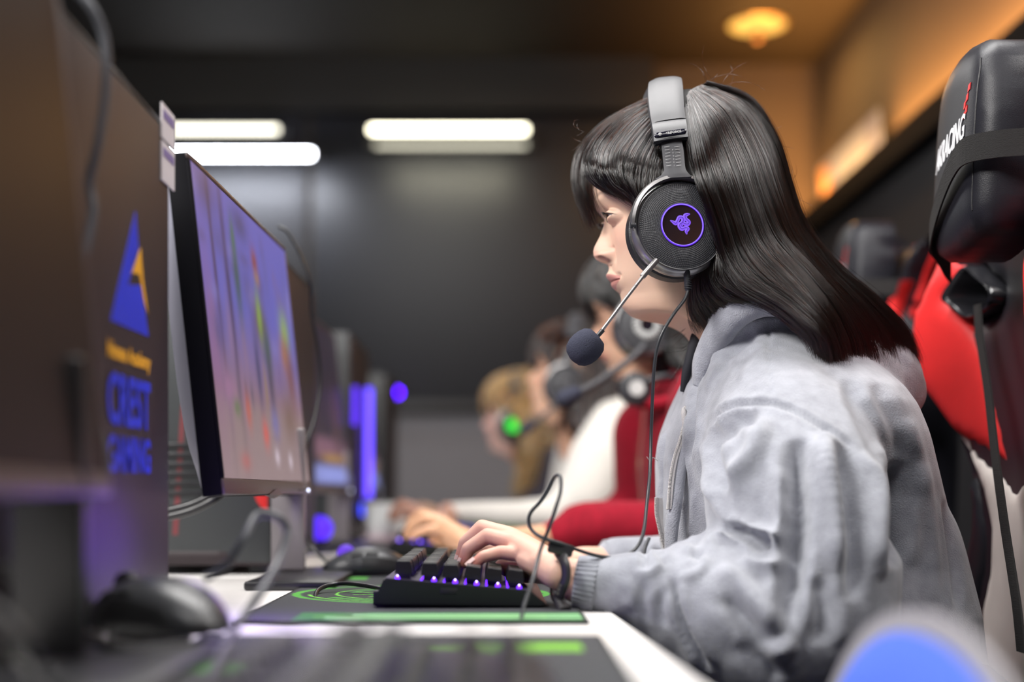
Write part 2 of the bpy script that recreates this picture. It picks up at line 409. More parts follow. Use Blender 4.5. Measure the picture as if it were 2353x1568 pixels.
def game_screen(u, v):
    r = np.random.default_rng(3)
    c = np.zeros((len(u), 3))
    t = np.clip(v, 0, 1)[:, None]
    c += np.where(t > .62, lin((104,102,190)), lin((104,102,190))*np.clip((t-.3)/.32, 0, 1)+lin((140,112,130))*(1-np.clip((t-.3)/.32, 0, 1)))
    gm = np.clip((.30-v)/.06, 0, 1)[:, None]; c = c*(1-gm)+lin((146,124,128))*gm
    def blob(cx, cy, sx, sy, col, a=1.0, p=2):
        nonlocal c
        m = (a*np.exp(-(np.abs((u-cx)/sx)**p+np.abs((v-cy)/sy)**p)))[:, None]; c = c*(1-m)+(lin(col)*.8+lin(col).mean()*.2)*m
    for x, w_ in ((.12,.018), (.235,.026)): blob(x, .68, w_, .45, (62,44,72), .75, 2)
    for x in (.30,.68,.93): blob(x, .80, .03, .10, (92,88,178), .7)
    for x in (.06,.12,.2,.27,.33): blob(x, .40+.1*math.sin(x*40), .028, .12, (150,110,150), .5); blob(x+.03, .30, .02, .05, (96,84,110), .6)
    blob(.04, .45, .06, .3, (150,90,150), .6); blob(.10, .95, .10, .09, (60,45,70), .6); blob(.42, .93, .08, .06, (50,55,70), .6)
    for i in range(26): blob(r.uniform(0,1), r.uniform(.35,.95), r.uniform(.02,.06), r.uniform(.02,.08), [(90,80,160),(130,120,205),(120,90,150),(80,70,120)][i % 4], .45)
    blob(.33, .72, .035, .16, (50,90,60), .8); blob(.33, .86, .02, .06, (70,120,70), .7)
    blob(.55, .83, .035, .05, (150,60,50), .9); blob(.56, .77, .03, .03, (170,120,90), .8)
    blob(.54, .60, .075, .10, (110,80,50), .9); blob(.54, .62, .03, .09, (140,180,60), .8); blob(.60, .50, .04, .10, (60,100,70), .8)
    blob(.46, .40, .03, .14, (60,60,110), .8); blob(.60, .36, .035, .14, (70,60,90), .8); blob(.53,.34,.02,.1,(150,120,90),.7)
    blob(.86, .62, .06, .08, (150,190,60), .85); blob(.83, .52, .06, .08, (180,110,50), .85); blob(.88, .42, .05, .12, (130,70,60), .8)
    blob(.80, .25, .09, .10, (120,90,80), .8); blob(.47, .17, .035, .05, (220,70,60), .9); blob(.30, .24, .03, .06, (200,80,60), .8)
    blob(.60, .22, .05, .06, (110,105,180), .8); blob(.14, .30, .06, .05, (170,110,160), .7); blob(.19, .24, .03, .03, (80,120,60), .7)
    blob(.58, .09, .03, .03, (220,200,220), .7); blob(.75, .08, .025, .03, (220,200,220), .7); blob(.22, .06, .05, .03, (190,80,80), .7)
    return c
def lobby_screen(u, v):
    c = np.zeros((len(u), 3))+lin((40,34,52))
    def blob(cx, cy, sx, sy, col, a=1.0, p=4):
        nonlocal c
        m = (a*np.exp(-(np.abs((u-cx)/sx)**p+np.abs((v-cy)/sy)**p)))[:, None]; c = c*(1-m)+lin(col)*m
    blob(.1,.86,.12,.12,(110,120,230)); blob(.1,.55,.10,.10,(40,70,200)); blob(.55,.06,.6,.06,(150,160,235)); blob(.5,.22,.5,.07,(130,90,110)); blob(.6,.16,.3,.03,(170,130,80))
    blob(.75,.4,.10,.2,(80,55,60))
    return c
M_screen = mat('lit_screen', (0,0,0), .35, spec=.3, attr='Col', estr=.50)
M_screen.node_tree.links.remove([l for l in M_screen.node_tree.links if l.to_socket.name == 'Base Color'][0])
M_screen.node_tree.nodes['Principled BSDF'].inputs['Base Color'].default_value = (.02,.02,.02,1)
M_screen_off = mat('dark_screen', (0.022,0.016,0.015), .42, spec=.14)
def make_monitor(scr, dY, dX, label, rz=0.0, neck=None):
    B = Vector((-.235, 1.25, .822)); W = .492; H = .304
    t = thing('monitor', label, 'monitor', (-.26, 1.5, ZD), 'monitors standing along the row of desks')
    M = frame(B, (.014,.492,0), (-.033,0,.303))
    def bx(name, a0,a1,b0,b1,c0,c1, m, par=t, bev=.002): return box(name, a0,a1,b0,b1,c0,c1, m, par, bev, 2, M)
    body = bx('casing', 0, W, 0, H, -.020, -.001, M_side)
    bx('bezel', .0, W, 0, .015, -.003, .001, M_bezel); bx('bezel', .0, W, H-.006, H, -.003, .001, M_bezel)
    bx('bezel', 0, .006, .015, H-.006, -.003, .001, M_side); bx('bezel', W-.006, W, .015, H-.006, -.003, .001, M_bezel)
    # pointed notch under the bezel, buttons and power light
    V = [M @ Vector(p) for p in [(W*.42,-.0005,.001),(W*.58,-.0005,.001),(W*.50,.006,.0035),(W*.42,-.0005,-.004),(W*.58,-.0005,-.004),(W*.50,-.0045,-.002)]]
    mesh('notch', V, [(0,1,2),(3,5,4),(0,2,5,3),(1,4,5,2),(0,3,4,1)], M_bezel, t, False)
    for i in range(5): bx('button', W*.80+i*.013, W*.80+i*.013+.006, .0035, .0055, .0008, .0016, M_blackmat, bev=.0003)
    if scr is not None: lathe('power_light', [(.0016,0),(.0016,.001),(.0006,.0014)], emis('power_glow', (.7,.75,1), 4), t, 12, M @ Matrix.Translation((W-.028,.0045,.0008)))
    # curved back shell
    rows = []
    n = 15; V = []; Fc = []
    for i in range(n):
        for j in range(n):
            a = i/(n-1); b = j/(n-1); e = (1-abs(2*a-1)**5)*(1-abs(2*b-1)**3)
            V.append(M @ Vector((.004+a*(W-.008), .004+b*(H-.008), -.020-.030*e**.6)))
    for i in range(n-1):
        for j in range(n-1): Fc.append((i*n+j, i*n+j+1, (i+1)*n+j+1, (i+1)*n+j))
    mesh('back_shell', V, Fc, M_shell, t, True)
    if scr is None: bx('screen', .006, W-.006, .015, H-.006, -.003, .0002, M_screen_off, bev=0)
    else: grid_color('screen', M @ Vector((.006,.015,.0003)), M.to_3x3() @ Vector((W-.012,0,0)), M.to_3x3() @ Vector((0,H-.021,0)), 150, 96, scr, M_screen, t)
    box('stand_neck', -.262, -.222, 1.685, 1.70, ZD+.012, .90, neck or M_stand, t, .003)
    bm = bmesh.new(); add_box(bm, -.268, -.245, 1.50, 1.69, .86, .90, .004); from_bm('mounting_arm', bm, M_blackmat, t, True, 40)
    box('stand_base', -.262, -.165, 1.50 if scr is not None else 1.58, 1.80, ZD, ZD+.010, M_black, t, .003)
    t.location = Vector(t.location)+Vector((dX, dY, 0)); t.rotation_euler = (0, 0, rz)
    return t
mon1 = make_monitor(game_screen, 0, 0, 'lit monitor showing a colourful game, in front of the woman in the grey hoodie')
mon0 = make_monitor(None, -.90, -.004, 'nearest monitor with a dark screen at the left edge of the view', neck=M_black)
mon2 = make_monitor(lobby_screen, .97, -.045, 'monitor directly behind the one with the colourful game, pale bar on its screen')
copy_tree(mon2, (-.02, .95, 0), 'farthest lit monitor of the row, beyond the purple light strip')
# ------------------------------------------------------------------ computer towers
M_tower = mat('tower_panel', (0.034,0.026,0.028), 0.45, spec=.22, bump=.15, bscale=1500)
M_tback = mat('tower_steel', (0.030,0.034,0.036), 0.45, bump=.25, bscale=900)
M_red = mat('red_trim', (0.80,0.02,0.02), 0.4, emit=(1,.03,.03), estr=.0)
M_blue = mat('blue_print', (0.010,0.035,0.62), 0.5); M_yel = mat('yellow_print', (0.86,0.42,0.02), 0.5)
M_purp = emis('purple_led', (.16,.03,1.0), 9)
XF = -.274
def make_tower(label, dY):
    t = thing('computer_tower', label, 'computer', (XF-.1, 1.0, ZD), 'computer towers behind the monitors')
    box('case', XF-.205, XF-.004, .79, 1.21, ZD+.012, ZD+.412, M_tback, t, .004)
    box('side_panel', XF-.006, XF, .795, 1.207, ZD+.018, ZD+.409, M_tower, t, .002)
    box('top_trim', XF-.200, XF-.002, .80, 1.20, ZD+.4125, ZD+.416, M_black, t, .002)
    for x in (XF-.19, XF-.035):
        for y in (.81, 1.165): box('foot', x, x+.025, y, y+.03, ZD, ZD+.013, M_black, t, .002)
    # near face: recessed vent panel, plinth with slanted step, red accents
    pl = [(XF-.20,ZD+.012),(XF-.004,ZD+.012),(XF-.004,ZD+.015),(XF-.045,ZD+.016),(XF-.062,ZD+.030),(XF-.20,ZD+.030)]
    panel('plinth', pl, lambda a,b,c: Vector((a, .79-c, b)), M_tower, t, step=.01, thick=.004, puff=.004, redge=.003)
    for i in range(6): box('vent_slat', XF-.15, XF-.09, .7865, .7895, ZD+.10+i*.012, ZD+.106+i*.012, M_black, t, .001)
    rt = [(XF-.128,ZD+.05),(XF-.121,ZD+.05),(XF-.112,ZD+.21),(XF-.117,ZD+.215)]
    panel('red_accent', rt, lambda a,b,c: Vector((a, .79-c, b)), mat('dull_red', (.16,.03,.035), .45), t, step=.01, thick=.001, puff=.002, redge=.002)
    rt = [(XF-.026,ZD+.105),(XF-.0085,ZD+.105),(XF-.0085,ZD+.079),(XF-.014,ZD+.082),(XF-.022,ZD+.093)]
    panel('red_emblem', rt, lambda a,b,c: Vector((a, .79-c, b)), emis('red_emblem', (1.0,.015,.015), .4), t, step=.004, thick=.001, puff=.0015, redge=.001)
    t.location = Vector(t.location)+Vector((0, dY, 0)); return t
tw1 = make_tower('dark computer tower standing behind the monitor with the colourful game', 1.0)
tw0 = copy_tree(tw1, (0, -1.0, 0), 'dark computer tower with a blue triangle logo on its side, at the left')
tw2 = copy_tree(tw1, (0, .97, 0), 'computer tower with a glowing purple light strip, far along the row')
tw3 = copy_tree(tw1, (0, 1.92, 0), 'farthest computer tower, near the back wall')
for t_ in (tw0, tw2, tw3):
    for c_ in kids(t_):
        if c_.name.startswith('red_'): bpy.data.objects.remove(c_)
# logo print on the near tower
def yz(px, py, X=XF+.0008): Y = X*F/(px-CX); return (Y, ZC+(CY-py)*Y/F)
def decal(name, pts, m, par, lift=.0006):
    panel(name, [yz(*p) for p in pts], lambda a,b,c: Vector((XF+.0004+c, a, b)), m, par, step=.01, thick=.0004, puff=lift, redge=.0005)
lg = thing('logo_sticker', 'blue and yellow triangle logo sticker with lettering on the near tower', 'sticker', (XF+.001, 1.08, .95))
decal('blue_triangle', [(313,486),(320,570),(303,628),(296,654),(324,656),(334,710),(343,774),(257,736),(280,630)], M_blue, lg)
decal('yellow_arrow', [(325,570),(330,640),(342,722),(332,690),(322,630),(306,628)], M_yel, lg)
def side_text(name, s, y0, y1, z0, z1, m, par, bold=0.0):
    V, Fc = text_data(s, 1.0, Matrix.Identity(4), .0, bold=bold)
    A = np.array([tuple(v) for v in V]); mn = A.min(0); mx = A.max(0)
    V = [Vector((XF+.0012, y0+(v[0]-mn[0])/(mx[0]-mn[0])*(y1-y0), z0+(v[1]-mn[1])/(mx[1]-mn[1])*(z1-z0))) for v in A]
    return mesh(name, V, Fc, m, par, False)
a = yz(247,815); b = yz(345,835)
side_text('lettering', 'Human Academy', a[0], b[0], yz(300,848)[1], yz(300,800)[1], M_yel, lg, .045)
side_text('lettering', 'CREST', a[0], b[0], yz(300,984)[1], yz(300,866)[1], M_blue, lg, .03)
side_text('lettering', 'GAMING', a[0], b[0], yz(300,1088)[1], yz(300,1004)[1], M_blue, lg, .03)
for (x0,x1,y0,y1,nm,lab) in ((386,399,268,345,'paper_label','upper small white label at the top corner of the near tower'),(392,401,352,440,'paper_label','lower small white label at the top corner of the near tower')):
    q = thing('paper_label', lab, 'label', P((x0+x1)/2,(y0+y1)/2,1.21))
    Ya = 1.175; Yb_ = 1.222; za = ZC+(CY-y1)*Yb_/F; zb = ZC+(CY-y0)*Yb_/F
    box('sheet', XF+.0004, XF+.0016, Ya, Yb_, za, zb, M_paper, q)
    box('printed_band', XF+.0016, XF+.002, Ya+.004, Yb_-.004, zb-.012, zb-.005, mat('violet_band', (.2,.16,.35), .6), q)
# purple light strips
def led(name, label, loc, parts):
    t = thing(name, label, 'light', loc); 
    for nm, (V, Fc), m in parts: mesh(nm, V, Fc, m, t, True, 40)
    return t
led('light_strip', 'tall vertical purple light strip on the far tower', (XF+.01, 3.03, .9), [
    ('glowing_bar', tube_data([(XF+.012,3.02,.812),(XF+.012,3.03,1.045)], .0075, 12), emis('purple_strip', (.12,.06,1.0), 1.7)),
    ('mount', tube_data([(XF+.004,3.025,.805),(XF+.004,3.035,1.052)], .007, 8), M_blackmat)])
led('light_strip', 'short dim purple light strip left of the tall purple one', (XF+.01, 2.80, 1.0), [
    ('glowing_bar', tube_data([(XF+.006,2.78,.955),(XF+.006,2.785,1.03)], .006, 12), emis('violet_strip', (.10,.025,.9), 1.0)),
    ('mount', tube_data([(XF+.001,2.782,.95),(XF+.001,2.786,1.035)], .006, 8), M_blackmat)])
led('light_strip', 'small blue light at the foot of the tall purple strip', (XF+.01, 2.95, .8), [
    ('glowing_bar', tube_data([(XF+.010,2.95,.775),(XF+.010,2.953,.800)], .008, 12), emis('blue_strip', (.04,.06,.9), 3)),
    ('mount', tube_data([(XF+.004,2.95,.765),(XF+.004,2.955,.81)], .006, 8), M_blackmat)])
led('desk_lamp', 'round purple glowing puck beneath the second monitor', (-.290, 2.40, ZD), [
    ('glowing_dome', lathe_data([(.001,.064),(.012,.061),(.020,.052),(.022,.042),(.018,.030),(.012,.024)], 20, Matrix.Translation((-.290,2.40,ZD))), emis('puck_glow', (.06,.012,.7), 1.3)),
    ('base', lathe_data([(.03,.0),(.03,.008),(.012,.012),(.010,.026)], 20, Matrix.Translation((-.290,2.40,ZD))), M_blackmat)])
led('wall_light', 'small round violet indicator light on the back wall', (P(912,903,5.44)), [
    ('glowing_lens', lathe_data([(.013,.004),(.013,.008),(.006,.012)], 16, frame(P(912,903,5.45), (1,0,0), (0,0,1))), emis('dot_glow', (.09,.0,1.0), 14)),
    ('housing', lathe_data([(.022,-.03),(.022,.002),(.014,.003)], 16, frame(P(912,903,5.45), (1,0,0), (0,0,1))), M_blackmat)])
# ------------------------------------------------------------------ mouse mats with printed rings
def mat_print(x0, y0, W, L):
    def fn(u, v):
        X = x0+u*W; Y = y0+v*L; r = np.random.default_rng(5); n = len(u)
        c = np.zeros((n,3))+lin((52,54,58))
        def put(m, col, a=1.0):
            nonlocal c
            m = np.clip(m,0,1)[:,None]*a; c = c*(1-m)+lin(col)*m
        dx = X-(x0+.135); dy = (Y-(y0+.30)); R = np.hypot(dx, dy); A = np.arctan2(dy, dx)
        g1 = (70,150,50); g2 = (110,200,60); g3 = (150,205,150)
        def ring(r0, wd, col, a0=-9, a1=9, al=1.0): put((np.abs(R-r0) < wd)*((A > a0)&(A < a1)), col, al)
        put(R < .118, (30,42,34), .7)
        ring(.125,.004,g1); ring(.112,.0016,g2,-3,2.2); ring(.098,.005,g1,-2.6,1.1,.8); ring(.085,.0014,g2); ring(.072,.003,(60,130,60),-1,3); ring(.05,.004,g1,-3,0); ring(.03,.0015,g2); ring(.012,.005,(180,230,180))
        for k in range(12): put((np.abs(((A*12/(2*PI)) % 1)-.5) < .06)*(R > .052)*(R < .07), g2, .8)
        # long pale bands beside the near edge
        put((Y < y0+.075)*(Y > y0+.004)*(X > x0+.045), (46,120,48), .85)
        put((Y > y0+.020)*(Y < y0+.034)*(X > x0+.07), g3); put((Y > y0+.046)*(Y < y0+.062)*(X > x0+.09), g3, .9)
        put((Y > y0+.036)*(Y < y0+.040)*(X > x0+.06)*(X < x0+.25), (120,190,60))
        put((Y > y0+L-.10)*(Y < y0+L-.055)*(X > x0+.165)*(X < x0+.265), (120,190,40)); put((Y > y0+L-.2)*(Y < y0+L-.15)*(X > x0+.02)*(X < x0+.06), g1)
        put((X < x0+.003)|(X > x0+W-.003)|(Y < y0+.003)|(Y > y0+L-.003), (20,22,22))
        return c
    return fn
M_mat = mat('mouse_mat_cloth', (.1,.1,.1), .75, attr='Col', bump=.5, bscale=1600)
def make_mat(dY, label, L=.72, Y0=1.12):
    x0 = -.205; W = .282; t = thing('mouse_mat', label, 'mouse mat', (x0+W/2, Y0+L/2+dY, ZD), 'large mouse mats lying on the desks')
    box('rubber_base', x0, x0+W, Y0+dY, Y0+L+dY, ZD+.0002, ZD+.003, M_blackmat, t, .001)
    grid_color('cloth_top', (x0+.001, Y0+.001+dY, ZD+.0032), (W-.002,0,0), (0,L-.002,0), 140, 330, mat_print(x0, Y0+dY, W, L), M_mat, t)
    return t
make_mat(0, 'dark mouse mat with green rings and stripes under the purple lit keyboard')
make_mat(-.83, 'blurred dark mouse mat with green marks at the bottom of the view', L=.72)
make_mat(.97, 'mouse mat under the second keyboard of the row'); make_mat(1.92, 'mouse mat in front of the person in the white sweater')
# ------------------------------------------------------------------ keyboards
M_key = mat('keycap_plastic', (0.016,0.015,0.017), 0.30, bump=.1, bscale=1200)
M_plate = mat('keyboard_plate', (0.12,0.10,0.15), 0.35, .6)
M_led = emis('key_led', (.13,.02,1.0), 2.2); M_ledhot = emis('key_led_hot', (.55,.42,1.0), 6)
Kx0 = -.094; Kx1 = .031; Ky0 = 1.24; KL = .43
zl_ = .752-.0; zr_ = ZD+.0215     # plate height at the back row and the front row
zl_ = ZC+(CY-1330)*1.24/F; zr_ = ZC+(CY-1358)*1.24/F
def kz(x): return zl_+(zr_-zl_)*(x-Kx0)/(Kx1-Kx0)
def cap_mesh(w, d=.0155, h=.0115):
    bm = bmesh.new(); rings = []
    for (f, z) in ((1.0,0),(0.97,h*.35),(.80,h*.93),(.74,h)):
        hx = d/2*f; hy = w/2-(d/2)*(1-f); rings.append([bm.verts.new((sx*hx-(1-f)*.001, sy*hy, z)) for sx, sy in ((-1,-1),(1,-1),(1,1),(-1,1))])
    for a in range(3):
        for i in range(4): bm.faces.new((rings[a][i], rings[a][(i+1)%4], rings[a+1][(i+1)%4], rings[a+1][i]))
    bm.faces.new(rings[0][::-1]); 
    c = bm.verts.new((-.0008,0,h-.0009))
    for i in range(4): bm.faces.new((rings[3][i], rings[3][(i+1)%4], c))
    me = bpy.data.meshes.new('keycap'); bmesh.ops.recalc_face_normals(bm, faces=bm.faces); bm.to_mesh(me); bm.free(); me.materials.append(M_key); return me
CAPS = {}
def make_keyboard(label):
    t = thing('keyboard', label, 'keyboard', (0, Ky0, ZD), 'mechanical keyboards lying on the mouse mats')
    Y1 = Ky0+KL; fr = [(Kx0-.010,ZD+.0078),(Kx0-.004,ZD+.006),(Kx1+.012,ZD+.0045),(Kx1+.018,ZD+.006),(Kx1+.0015,zr_),(Kx0,zl_)]
    V = [(x, y, z) for y in (Ky0, Y1) for x, z in fr]; n = len(fr)
    bm = bmesh.new(); vs = [bm.verts.new(v) for v in V]; bm.faces.new(vs[:n]); bm.faces.new(vs[n:][::-1])
    for i in range(n): bm.faces.new((vs[i], vs[(i+1)%n], vs[n+(i+1)%n], vs[n+i]))
    bmesh.ops.recalc_face_normals(bm, faces=bm.faces); bmesh.ops.bevel(bm, geom=list(bm.edges), offset=.0012, segments=2, affect='EDGES')
    from_bm('casing', bm, M_black, t, True, 40)
    V = [(Kx0+.001,Ky0+.0015,kz(Kx0+.001)),(Kx1,Ky0+.0015,kz(Kx1)),(Kx1,Y1-.0015,kz(Kx1)),(Kx0+.001,Y1-.0015,kz(Kx0+.001))]
    mesh('top_plate', [Vector(v)+Vector((0,0,.0004)) for v in V]+[Vector(v)-Vector((0,0,.001)) for v in V], [(0,1,2,3),(7,6,5,4),(0,4,5,1),(1,5,6,2),(2,6,7,3),(3,7,4,0)], M_plate, t, False)
    for y in (Ky0+.03, Y1-.05): 
        bm = bmesh.new(); add_box(bm, Kx0-.012, Kx0+.006, y, y+.02, ZD+.0032, ZD+.016, .001, 1); from_bm('flip_foot', bm, M_blackmat, t, True, 40)
    box('side_port', -.045, -.030, Ky0-.0006, Ky0+.001, ZD+.0155, ZD+.0205, M_blackmat, t, .0005)
    rows = [(-.0815, [1,-1,1,1,1,1,-.5,1,1,1,1,-.5,1,1,1,1]), (-.0585, [1]*13+[2,-.25,1,1,1]), (-.0400, [1.5]+[1]*12+[1.5,-.25,1,1,1]),
            (-.0213, [1.75]+[1]*11+[2.25]), (-.0027, [2.25]+[1]*10+[2.75,-1.25,1]), (.0160, [1.25,1.25,1.25,6.25,1.25,1.25,1.25,1.25,-.25,1,1,1])]
    rows = [(x+.004, r) for x, r in rows]
    sw = bmesh.new()
    for x, ws in rows:
        y = Ky0+.008
        for w_ in ws:
            if w_ < 0: y += -w_*.0188; continue
            key = round(w_, 2)
            if key not in CAPS: CAPS[key] = cap_mesh(w_*.0188-.0022)
            yc = y+w_*.0188/2; y += w_*.0188
            if yc > Y1-.006: break
            o = bpy.data.objects.new('keycap', CAPS[key]); COL.objects.link(o); o.parent = t; o.matrix_parent_inverse = Matrix.Translation(-Vector(t.location))
            o.location = (x, yc, kz(x)+.0052+random.uniform(-.0003,.0003)); o.rotation_euler = (0, math.atan2(zl_-zr_, Kx1-Kx0)+(-.08 if x < -.03 else .05), 0)
            add_box(sw, x-.0055, x+.0055, yc-.0055, yc+.0055, kz(x), kz(x)+.0065)
    o = from_bm('switches', sw, M_blackmat, t); o['kind'] = 'stuff'
    for i, (x, ws) in enumerate(rows):
        V, Fc = lathe_data([(.0003,.0028),(.0016,.0024),(.0023,.001),(.0023,0)], 12, Matrix.Translation((x+(.004 if i else -.005), Ky0+.0042, kz(x)+.0006)))
        mesh('key_light', V, Fc, M_led, t); V, Fc = lathe_data([(.0002,.0036),(.0007,.0032),(.0008,.002)], 8, Matrix.Translation((x+(.004 if i else -.005), Ky0+.0042, kz(x)+.0006)))
        mesh('key_light', V, Fc, M_ledhot, t)
    bm = bmesh.new()
    for x in (-.0655, -.0455, -.0268, -.0082, .0105):
        for k in range(21): add_box(bm, x+.0026, x+.0044, Ky0+.012+k*.0188, Ky0+.016+k*.0188, kz(x), kz(x)+.0012)
    o = from_bm('key_lights', bm, M_led, t); o['kind'] = 'stuff'; o['label'] = 'purple lights between the key rows'
    return t
kb1 = make_keyboard('black mechanical keyboard glowing purple under the hands of the woman in the hoodie')
copy_tree(kb1, (-.012, -.90, 0), 'blurred keyboard closest to the camera, at the bottom of the view')
copy_tree(kb1, (-.06, .95, 0), 'keyboard with purple lights under the hand beside the white cup')
copy_tree(kb1, (-.02, 1.90, 0), 'keyboard in front of the person in the white sweater')
copy_tree(kb1, (-.02, 2.85, 0), 'farthest keyboard, in front of the blond person')
for y_ in (.62, 2.35):  # first: unseen fill added to tint the near tower purple; second: keyboard backlight
    l = bpy.data.lights.new('purple_fill', 'POINT'); l.energy = .05 if y_ != .62 else .22; l.color = (.28,.10,1.0); l.shadow_soft_size = .06
    o = bpy.data.objects.new('purple_fill', l); COL.objects.link(o); o.location = (-.13 if y_ != .62 else -.19, y_ if y_ != .62 else 1.16, ZD+.05)
# ------------------------------------------------------------------ mice
M_mouse = mat('mouse_shell', (0.045,0.047,0.052), 0.28, bump=.15, bscale=1500); M_rub = mat('mouse_rubber', (0.016,0.017,0.018), .6, bump=.3, bscale=900)
def make_mouse(label, loc, rz=0.0, s=1.0):
    """mouse pointing towards -X, length .122, origin under its centre"""
    t = thing('mouse', label, 'mouse', (0,0,0), 'black gaming mice'); n = 36; m = 22; V = []; Fc = []
    def prof(u): return .0405*math.sin(PI*min(1,max(0,(u*.93+.055))))**.62*(1-.16*(1-u)) if 0 <= u <= 1 else 0
    def half(u): return (.031-.004*math.cos((u-.5)*2*PI)*-1)*math.sqrt(max(0, 1-abs(2*u-1)**3.6))
    def sh(u, a):
        w_ = half(u); h = .0035+(prof(u)-.0035)*max(0, math.sin(a))**.72; y = -math.cos(a)
        y = math.copysign(abs(y)**.75, y)*w_; 
        if 0.15 < a < 2.99: pass
        return Vector((-.061+.122*u, y*(1-.12*math.sin(a)), h))
    for i in range(n+1):
        for k in range(m+1): V.append(sh(i/n, PI*k/m))
    for i in range(n):
        for k in range(m): Fc.append((i*(m+1)+k, i*(m+1)+k+1, (i+1)*(m+1)+k+1, (i+1)*(m+1)+k))
    b0 = len(V); 
    for i in range(n+1): V.append(Vector((-.061+.122*i/n, 0, .0015)))
    for i in range(n):
        Fc.append((b0+i, i*(m+1), (i+1)*(m+1), b0+i+1)); Fc.append((b0+i+1, (i+1)*(m+1)+m, i*(m+1)+m, b0+i))
    mesh('shell', V, Fc, M_mouse, t, True)
    def side(u0, u1, a0, a1, off, name, mm):
        V = []; q = 12; r = 5
        for i in range(q+1):
            for k in range(r+1):
                u = u0+(u1-u0)*i/q; a = a0+(a1-a0)*k/r; p = sh(u, a); e = sh(u, a+.01)-sh(u, a-.01); f = sh(u+.01, a)-sh(u-.01, a); nn = e.cross(f).normalized()*-1
                if nn.y > 0 and a < PI/2: nn = -nn
                ed = 1 if (0 < i < q and 0 < k < r) else -.6
                V.append(p+nn*off*ed)
        Fc = [(i*(r+1)+k, i*(r+1)+k+1, (i+1)*(r+1)+k+1, (i+1)*(r+1)+k) for i in range(q) for k in range(r)]
        mesh(name, V, Fc, mm, t, True)
    side(.30,.44,.62,.86,.0012,'thumb_button', M_rub); side(.45,.60,.62,.86,.0012,'thumb_button', M_rub)
    for k in range(7): side(.40,.90-.01*k,.10+.065*k,.135+.065*k,.0007,'grip_ridge', M_rub)
    V, Fc = lathe_data([(.004,-.004),(.0115,-.0035),(.012,0),(.0115,.0035),(.004,.004)], 20, Matrix.Translation((-.030,0,.0285)) @ Matrix.Rotation(PI/2,4,'X'))
    mesh('scroll_wheel', V, Fc, emis('wheel_glow', (.18,.06,.9), .55), t, True)
    t.location = loc; t.rotation_euler = (0, 0, rz); t.scale = (s, s, s)
    return t
mo1 = make_mouse('dark gaming mouse with ribbed side grip beside the purple lit keyboard', (-.150, 1.735, ZD+.0036), .12, .92)
mo0 = copy_tree(mo1, (0,0,0), 'blurred dark mouse in the left foreground', .05); mo0.location = (-.226, .96, ZD+.008); mo0.scale = (1.08,)*3; mo0.rotation_euler = (0, -.05, -.72)
for c_ in kids(mo0):
    if c_.name.startswith('scroll_wheel'): c_.data = c_.data.copy(); c_.data.materials.clear(); c_.data.materials.append(M_rub)
mo2 = copy_tree(mo1, (0,0,0), 'mouse beside the second keyboard of the row', .1); mo2.location = (-.09, 2.70, ZD+.0036)
# ------------------------------------------------------------------ cup
cu = thing('cup', 'white cup standing beside the second keyboard of the row', 'cup', (-.215, 2.86, ZD))
Mc = Matrix.Translation((-.215, 2.86, ZD))
lathe('saucer', [(.020,0),(.026,.003),(.044,.012),(.045,.016),(.030,.014),(.01,.012)], mat('pink_ceramic', (.75,.60,.66), .4), cu, 32, Mc)
lathe('cup_body', [(.030,.014),(.036,.020),(.042,.045),(.044,.078),(.045,.082),(.043,.082),(.038,.045),(.02,.022)], mat('white_ceramic', (.82,.84,.83), .35), cu, 32, Mc)
tube('cup_handle', [(-.175,2.86,ZD+.066),(-.152,2.86,ZD+.060),(-.150,2.86,ZD+.035),(-.178,2.86,ZD+.024)], .005, mat('white_handle', (.82,.84,.83), .35), cu, n=14)
# ------------------------------------------------------------------ cables
M_cab = mat('black_cable', (0.010,0.010,0.012), 0.35); M_cabg = mat('grey_cable', (0.10,0.105,0.12), 0.4); M_cabw = mat('pale_cable', (0.45,0.42,0.38), .5)
def cable(label, pts, r, m=M_cab, n=None, name='cable'):
    o = tube(name, pts, r, m, None, 8, n or len(pts)*7); return tagp(o, label, 'cable')
cable('grey cable hanging over the top of the near tower', [P(150,-40,.93),P(205,10,.93),P(240,90,.935),P(243,200,.935),P(225,330,.935),P(205,420,.94),P(214,480,.94),P(200,560,.935),P(182,640,.93),P(188,780,.93),P(215,930,.94),P(243,1040,.94),P(238,1100,.94),P(180,1180,.93),P(110,1260,.93),P(60,1330,.92),P(30,1392,.92)], .0030, M_cabg)
cable('black cord running down the far edge of the game monitor', [P(640,520,1.80),P(662,535,1.80),P(690,585,1.80),P(712,650,1.80),P(716,720,1.81),P(730,800,1.82),P(736,880,1.82),P(724,960,1.81),P(706,1020,1.80),P(700,1100,1.80),P(694,1200,1.80),P(715,1255,1.80),P(748,1290,1.78),P(770,1311,1.77)], .0022)
for (a_, b_) in ((0,'upper thick black cable curving out below the game monitor'),(14,'lower thick black cable curving out below the game monitor')):
    cable(b_, [P(300,1185+a_,1.62),P(380,1175+a_,1.62),P(440,1160+a_,1.62),P(490,1135+a_,1.62),P(520,1105+a_,1.63),P(530,1060,1.64)], .0048)
cable('pale cable bundle lying beside the dark gaming mouse', [P(640,1322,1.90),P(700,1318,1.86),P(760,1322,1.83),P(730,1330,1.80),P(680,1322,1.86),P(720,1300,1.95),P(790,1300,1.95)], .0035, M_cabw)
cable('second pale cable lying behind the dark gaming mouse', [P(690,1290,2.1),P(740,1283,2.15),P(800,1288,2.1),P(780,1276,2.25),P(840,1272,2.3)], .0040, M_cabw)
